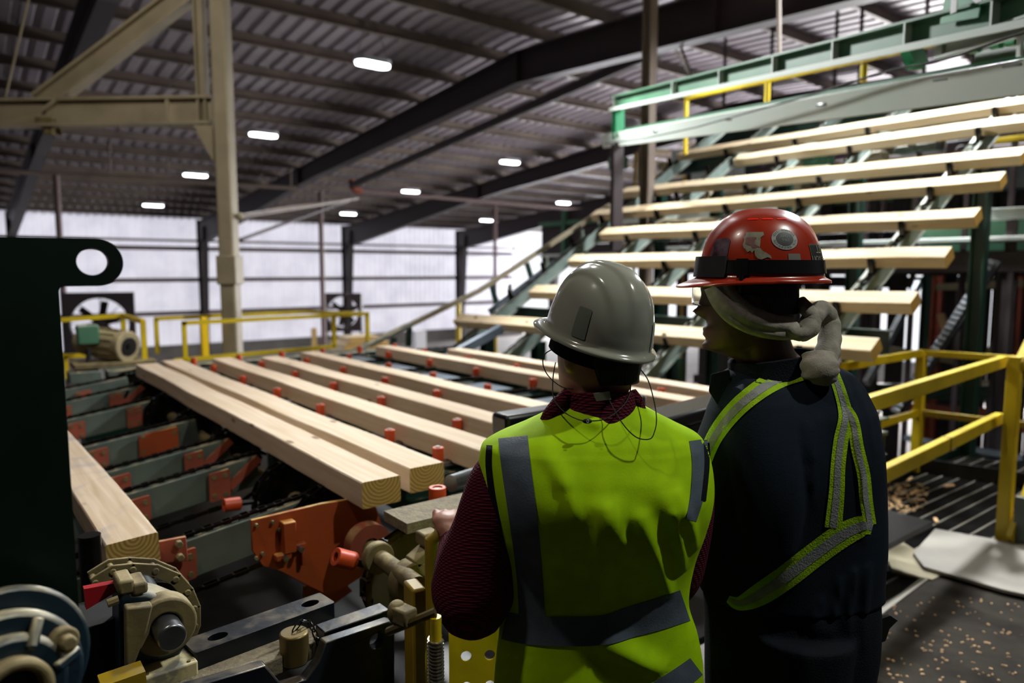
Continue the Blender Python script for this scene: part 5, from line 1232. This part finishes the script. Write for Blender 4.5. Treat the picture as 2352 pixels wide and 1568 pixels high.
# suspenders and belt
def strap(path,nm='suspender',w2=.42):
    o=T2.ribbon(path,off=.003).build(nm,limeband,p2,label='lime webbing with silver strip',ang=3)
    T2.ribbon([(x,y,w*w2) for x,y,w in path],off=.0042).build('silver_strip',silver,o,ang=3); return o
strap([(1905,838,22),(1860,846,23),(1790,868,23),(1730,905,22),(1680,950,21),(1640,1005,19),(1618,1060,16)])
strap([(1912,852,13),(1930,900,14),(1942,955,16),(1932,1010,17),(1925,1070,17),(1922,1130,18),(1914,1212,20)])
strap([(1936,930,12),(1958,965,14),(1970,1030,15),(1984,1090,15),(1990,1150,15),(1999,1205,14)])
strap([(2004,1212,16),(1980,1208,24),(1930,1232,28),(1870,1275,28),(1805,1325,28),(1745,1365,26),(1700,1385,17),(1672,1375,8)],'belt')
b=MB(); g=[ath(x,y,H2-.05) for x,y in ((2004,1225),(2014,1235),(2036,1300),(2012,1318),(2004,1300))]; b.add(g+[p+FH*.004 for p in g],[(0,1,2,3,4),(9,8,7,6,5),(0,5,6,1),(1,6,7,2),(2,7,8,3),(3,8,9,4),(4,9,5,0)]); b.build('belt_end',limeband,p2,label='loose lime belt end')
b=MB(); b.plate([(0,0),(.03,.012),(.048,.0),(.03,-.02),(.022,-.05),(0,-.06)],[],ath(2010,1420,H2-.03),RT,(0,0,1),.01); b.build('torn_flap',blk,p2,label='torn black pocket flap')
# trousers, boots
b=MB(); b.loft(T2.mesh(.99,.60,40,60,infl=-.002,noise_a=.010,seed=5))
for s in (-1,1): b.tube([W3(u2-.01,H2+s*.07,.86),W3(u2-.02,H2+s*.09,.48),W3(u2,H2+s*.10,.10)],[(.15,.10),(.09,.085),.08] and [.125,.088,.078],22)
t_=b.build('trousers',navy2,p2); remesh(t_,.008,2)
for s in (-1,1):
    b=MB(); b.tube([W3(u2,H2+s*.10,.18),W3(u2,H2+s*.10,.06)],[.058,.062],18); b.blob(W3(u2-.06,H2+s*.10,.05),.052,8,(2.7,.95,.85),Rz); o=b.build('boot',leather,p2); remesh(o,.008,1)
# dark hair / cap under the helmet
b=MB(); rings=[]; R=Rh
for jx in range(14):
    z=-.045+.14*jx/13; rg=[]
    for k in range(40):
        a=2*math.pi*k/40; ca=math.cos(a); kk=math.sqrt(max(.05,1-(max(0,z)/.125)**2)); zz=max(z,.03) if ca>-.05 else z
        rg.append(hc2+R@V((-.008+(.092 if ca>0 else .108)*ca*kk,.083*math.sin(a)*kk,zz)))
    rings.append(rg)
b.loft(rings); b.build('hair',hairm,p2)
# fleece bandana, knot and tails
def fl(pts,name='bandana',lab=None,n=18,par=None):
    b=MB(); P=[tuple(ath(x,y,v))+(r1,r2) for x,y,v,r1,r2 in pts]; Q=[];R_=[]
    for i in range(len(P)-1):
        for k in range(8): c=catm(P,i,k/8); Q.append(V(c[:3])); w=1+.05*math.sin(len(Q)*1.1); R_.append((c[3]*w*1.3,c[4]*1.25))
    Q.append(V(P[-1][:3]));R_.append((P[-1][3],P[-1][4])); b.tube(Q,R_,n); return b.build(name,fleece,par or p2,label=lab,ang=3)
# band lying over the temple and ear: a strip that follows the head
cl=[(1648,652,30),(1664,685,30),(1692,715,30),(1735,738,28),(1785,750,26),(1822,752,24)]
b=MB(); rows=[]
for i in range(len(cl)-1):
    for k in range(8):
        x,y,w=catm(cl,i,k/8); x2,y2,_=catm(cl,i,min(1,k/8+.1)); dx,dy=x2-x,y2-y; L_=math.hypot(dx,dy) or 1; nx,ny=-dy/L_,dx/L_; row=[]
        for c in range(-6,7):
            q=c/6; du=(x-1722)/130; vv=H2-.077*math.sqrt(max(.12,1-min(1,abs(du))**2.4))-.013*math.sqrt(max(0,1-q*q))-.0025*math.sin(q*7+i*.6)
            row.append(ath(x+nx*w*q,y+ny*w*q,vv))
        rows.append(row)
m=13; b.v=[p for r in rows for p in r]; b.f=[(i*m+c,i*m+c+1,(i+1)*m+c+1,(i+1)*m+c) for i in range(len(rows)-1) for c in range(12)]
bd=b.build('bandana',fleece,p2,label='grey-beige fleece bandana across the ear',ang=3); sm=bd.modifiers.new('thick','SOLIDIFY'); sm.thickness=.005; sm.offset=1
fl([(1815,752,H2-.055,.024,.014),(1840,765,H2-.07,.022,.014),(1862,735,H2-.05,.020,.016),(1885,712,H2-.02,.018,.018),(1903,735,H2-.0,.018,.02),(1906,775,H2-.02,.019,.02),(1898,815,H2-.05,.022,.018),(1885,845,H2-.07,.024,.016)],'bandana_knot',par=bd)
fl([(1838,690,H2-.03,.010,.01),(1855,712,H2-.05,.015,.012),(1868,730,H2-.06,.014,.012),(1862,755,H2-.07,.015,.012),(1835,770,H2-.075,.013,.012)],'bandana_knot',par=bd)
fl([(1880,815,H2-.085,.026,.02),(1883,845,H2-.10,.031,.024),(1886,868,H2-.10,.026,.02),(1884,884,H2-.10,.012,.01)],'bandana_tail',par=bd)
# safety glasses
glassm=M('clear_lens','e8eef2',.05,trans=1,spec=.6); glassm.node_tree.nodes['Principled BSDF'].inputs['IOR'].default_value=1.15
b=MB(); rows=[]
for j in range(9):
    z=.022-.046*j/8; row=[]
    for k in range(25):
        a=math.radians(-78+156*k/24); row.append(hc2+R@V((.022+.098*math.cos(a)**.7 if math.cos(a)>0 else .022,.080*math.sin(a),z+.004*math.cos(a))))
    rows.append(row)
b.v=[p for r in rows for p in r]; b.f=[(i*25+c,i*25+c+1,(i+1)*25+c+1,(i+1)*25+c) for i in range(8) for c in range(24)]
gl=b.build('safety_glasses',glassm,p2,label='clear wraparound safety glasses',ang=3); sm=gl.modifiers.new('thick','SOLIDIFY'); sm.thickness=.0018
MB().bar(hc2+R@V((.045,.078,.008)),hc2+R@V((-.02,.081,.0)),.003,.006).build('temple_arm',glassm,gl)
# hard hat, orange-red with stickers
h2=Helmet(ath(1746,640,H2),f2,math.radians(0),0,.137,.110,.152,'m')
hat2=h2.shell(.040,.012).build('hard_hat',helr,p2,label='scuffed orange-red hard hat with stickers',ang=.9)
def strapring(t0,t1,z0,z1,off,name,mat,lab=None,par=None):
    b=MB(); rows=[]; n=int(abs(t1-t0)/.06)+2
    for k in range(n+1):
        t=t0+(t1-t0)*k/n; p0,p1_=math.asin(z0/h2.h),math.asin(z1/h2.h); rows.append([h2.S(t,p0,.0),h2.S(t,p0,off),h2.S(t,p1_,off),h2.S(t,p1_,.0)])
    b.loft(rows); return b.build(name,mat,par or hat2,label=lab)
strapring(-math.pi,math.pi,.012,.040,.004,'elastic_strap',beltb,'wide black elastic strap')
strapring(-.75,.85,.004,.046,.011,'strap_housing',blk,'black plastic front housing')
strapring(1.02,1.2,.008,.042,.007,'buckle',beltb)
b=MB(); b.tube([h2.S(1.12,.05,.008),h2.S(1.12,.02,.010)-V((0,0,.015)),h2.S(1.10,.0,.008)-V((0,0,.028))],.005,8); b.build('strap_end',beltb,hat2)
stk=M('worn_pale_sticker','8b8672',.6,col2='5e5a4c',sc=70,amt=.8); ringm=M('sticker_ring_grey','8a8a88',.5); stblk=M('sticker_black','0a0a10',.5); prt=M('sticker_print_dark','151515',.6); prl=M('sticker_print_grey','7c7c7c',.6)
IN=[(-.020,.046),(.026,.047),(.024,.036),(.028,.030),(.025,.018),(.027,.006),(.023,-.004),(.019,-.007),(.014,-.016),(.008,-.012),(.003,-.018),(-.001,-.010),(-.004,-.026),(-.010,-.034),(-.018,-.036),(-.030,-.030),(-.039,-.034),(-.037,-.026),(-.028,-.018),(-.020,-.013),(-.013,-.003),(-.014,.012),(-.014,.028),(-.022,.036)]
st1=h2.patch(1.27,.50,[(x*.86,y*.82-.004) for x,y in IN]).build('state_shape_sticker',stk,hat2,label='worn pale sticker with a ragged lower edge')
h2.patch(1.27,.50,[(x*.45+.006,y*.33+.004) for x,y in IN],off=.0016).build('sticker_print',M('sticker_pink','7a4a48',.6,col2='5e3c3a',sc=80),st1)
TH,PH=1.80,.60
rs=h2.patch(TH,PH,circ(.0272,32)).build('round_sticker',ringm,hat2,label='round operator sticker, grey ring and black middle')
h2.patch(TH,PH,circ(.0180,28),off=.0016).build('sticker_disc',stblk,rs)
h2.text(TH,PH,'FORK',.0085,.0020,yo=.005).build('lettering',prl,rs); h2.text(TH,PH,'LIFT',.0085,.0020,yo=-.005).build('lettering',prl,rs)
def arctext(txt,r,size,top):
    n=len(txt); step=size*.78/r
    for i,ch in enumerate(txt):
        if ch==' ': continue
        a=(i-(n-1)/2)*step; cu=bpy.data.curves.new('t','FONT'); cu.body=ch; cu.size=size; cu.align_x='CENTER'; cu.align_y='CENTER'
        o=bpy.data.objects.new('t',cu); COL.objects.link(o); bpy.context.view_layer.update(); me=bpy.data.meshes.new_from_object(o.evaluated_get(bpy.context.evaluated_depsgraph_get())); bpy.data.objects.remove(o)
        n0=len(B.v)
        for v in me.vertices:
            x,y=v.co.x,v.co.y
            if top: px=math.sin(a)*(r+y)+math.cos(a)*x; py=math.cos(a)*(r+y)-math.sin(a)*x
            else: px=math.sin(a)*(r-y)+math.cos(a)*x; py=-math.cos(a)*(r-y)+math.sin(a)*x
            B.v.append(h2.map(TH,PH,px,py,.0022))
        B.f+=[tuple(i_+n0 for i_ in p.vertices) for p in me.polygons]; bpy.data.meshes.remove(me)
B=MB(); arctext('AUTHORIZED',.0225,.0075,True); arctext('VIP OPERATOR',.0225,.0070,False); B.build('ring_lettering',prt,rs)
h2.patch(1.93,.22,rr(.028,.044,.002,2)).build('tape_patch',M('grey_tape_patch','6a625c',.6),hat2,label='grey tape patch')
s3=h2.patch(2.52,.36,rr(.058,.048,.004,3)).build('square_sticker',M('sticker_olive','5d5a44',.6,col2='3a382c',sc=60),hat2,label='dark sticker with pale capital letters')
h2.patch(2.52,.36,rr(.053,.043,.003,3),off=.0016).build('sticker_field',prt,s3)
h2.text(2.52,.36,"I'LL",.026,.0022,yo=.010,xo=-.008).build('lettering',M('letter_pale','8e8c78',.6),s3); h2.text(2.52,.36,'BE YOU',.017,.0022,yo=-.011).build('lettering',MATS['letter_pale'],s3)
for t_,x in ((1.15,0),(1.52,0),(1.9,0)): h2.patch(t_,1.02,rr(.022,.0045,.002,2)).build('red_dash',M('bright_red_mark','ff1505',.4),hat2,label='bright red dash mark')
st4=h2.patch(.62,.42,rr(.05,.062,.012,4)).build('shiny_sticker',M('purple_film','4a2c3c',.12,.3,col2='8a7a88',sc=40,amt=.7),hat2,label='shiny dark purple film sticker')
# ================================================================ LIGHT
w=bpy.data.worlds.new('outside'); sc.world=w; w.use_nodes=True
bg=w.node_tree.nodes['Background']; bg.inputs[0].default_value=(.93,.95,1,1); bg.inputs[1].default_value=1.4
def light(name,kind,loc,tgt,en,color=(1,1,1),size=.1,**k):
    ld=bpy.data.lights.new(name,kind); ld.energy=en; ld.color=color
    if kind=='AREA': ld.size=size
    elif kind=='SUN': ld.angle=size
    else: ld.shadow_soft_size=size
    for a,b in k.items(): setattr(ld,a,b)
    o=bpy.data.objects.new(name,ld); COL.objects.link(o); o.location=loc
    o.rotation_euler=(V(tgt)-V(loc)).to_track_quat('-Z','Y').to_euler(); return o
light('sun','SUN',(10,50,20),(8,30,2),2.6,(1,.98,.98),.03)
# lamps out of the frame; some are added only to brighten a part
def work(loc,tgt,en,lab,size=.5,color=(1,.97,.93),ang=120):
    t=thing('unseen_lamp',loc,lab,'work lamp'); d=(V(tgt)-V(loc)).normalized()
    b=MB(); b.ringcyl(V(loc)-d*.06,d,.24,.22,.16,24); b.ringcyl(V(loc)-d*.15,d,.22,.02,.03,24); b.build('shade',lamphouse,t)
    b=MB(); b.tube([V(loc)-d*.15,V((loc[0],loc[1],zroof(loc[1])-.02))],.012,6); b.build('stem',purl,t)
    o=light('unseen_light','SPOT',V(loc)-d*.04,tgt,en,color,size,spot_size=math.radians(ang),spot_blend=.6); return o
work((7.2,2.4,5.2),(5.6,3.4,1.8),2000,'round work lamp hanging over the lower incline, above the frame',.2,(.93,.96,1))
work((9.0,5.0,5.3),(7.2,4.4,3.0),3000,'round work lamp hanging over the upper incline',.2,(.93,.96,1))
work((3.2,4.4,5.3),(2.2,4.0,1.0),310,'round work lamp hanging over the flat timber deck',.15,(1,.96,.95),85)
work((-.6,1.6,4.6),(.5,2.4,.9),120,'round work lamp hanging above the left machinery',.08,(1,.9,.76))
work((.6,5.2,5.2),(3.2,8.0,2.6),230,'added unseen lamp brightening the cream truss',.15,(1,.93,.82),110)  # added lamp that lifts the cream post and truss
work((4.5,6.6,5.0),(4.6,3.2,2.8),1400,'added unseen lamp brightening the pale gantry beam',.15,(.96,1,.98),100)  # no seen source here; put in to light the gantry faces
kp=V((1.05,1.06,0))+RT*2.1-FH*.75; kp.z=4.4
work(kp,(1.1,1.2,1.2),250,'round work lamp hanging behind the two workers',.05,(.97,1,.9),70)
work((6.4,.2,4.8),(5.6,1.4,0),270,'added unseen lamp brightening the yellow stair',.15,(1,.98,.9),80)  # added to brighten the yellow rails around the stair
# added fill lights standing in for daylight from the open end, brightening the roof
light('opening_fill','AREA',(33,33,1.5),(8,10,5.2),7500,(.95,.96,1),9)
light('roof_fill','AREA',(24,9,-.5),(9,6,6),4200,(1,.97,.98),6)  # added fill inside the hall, aimed up at the roof
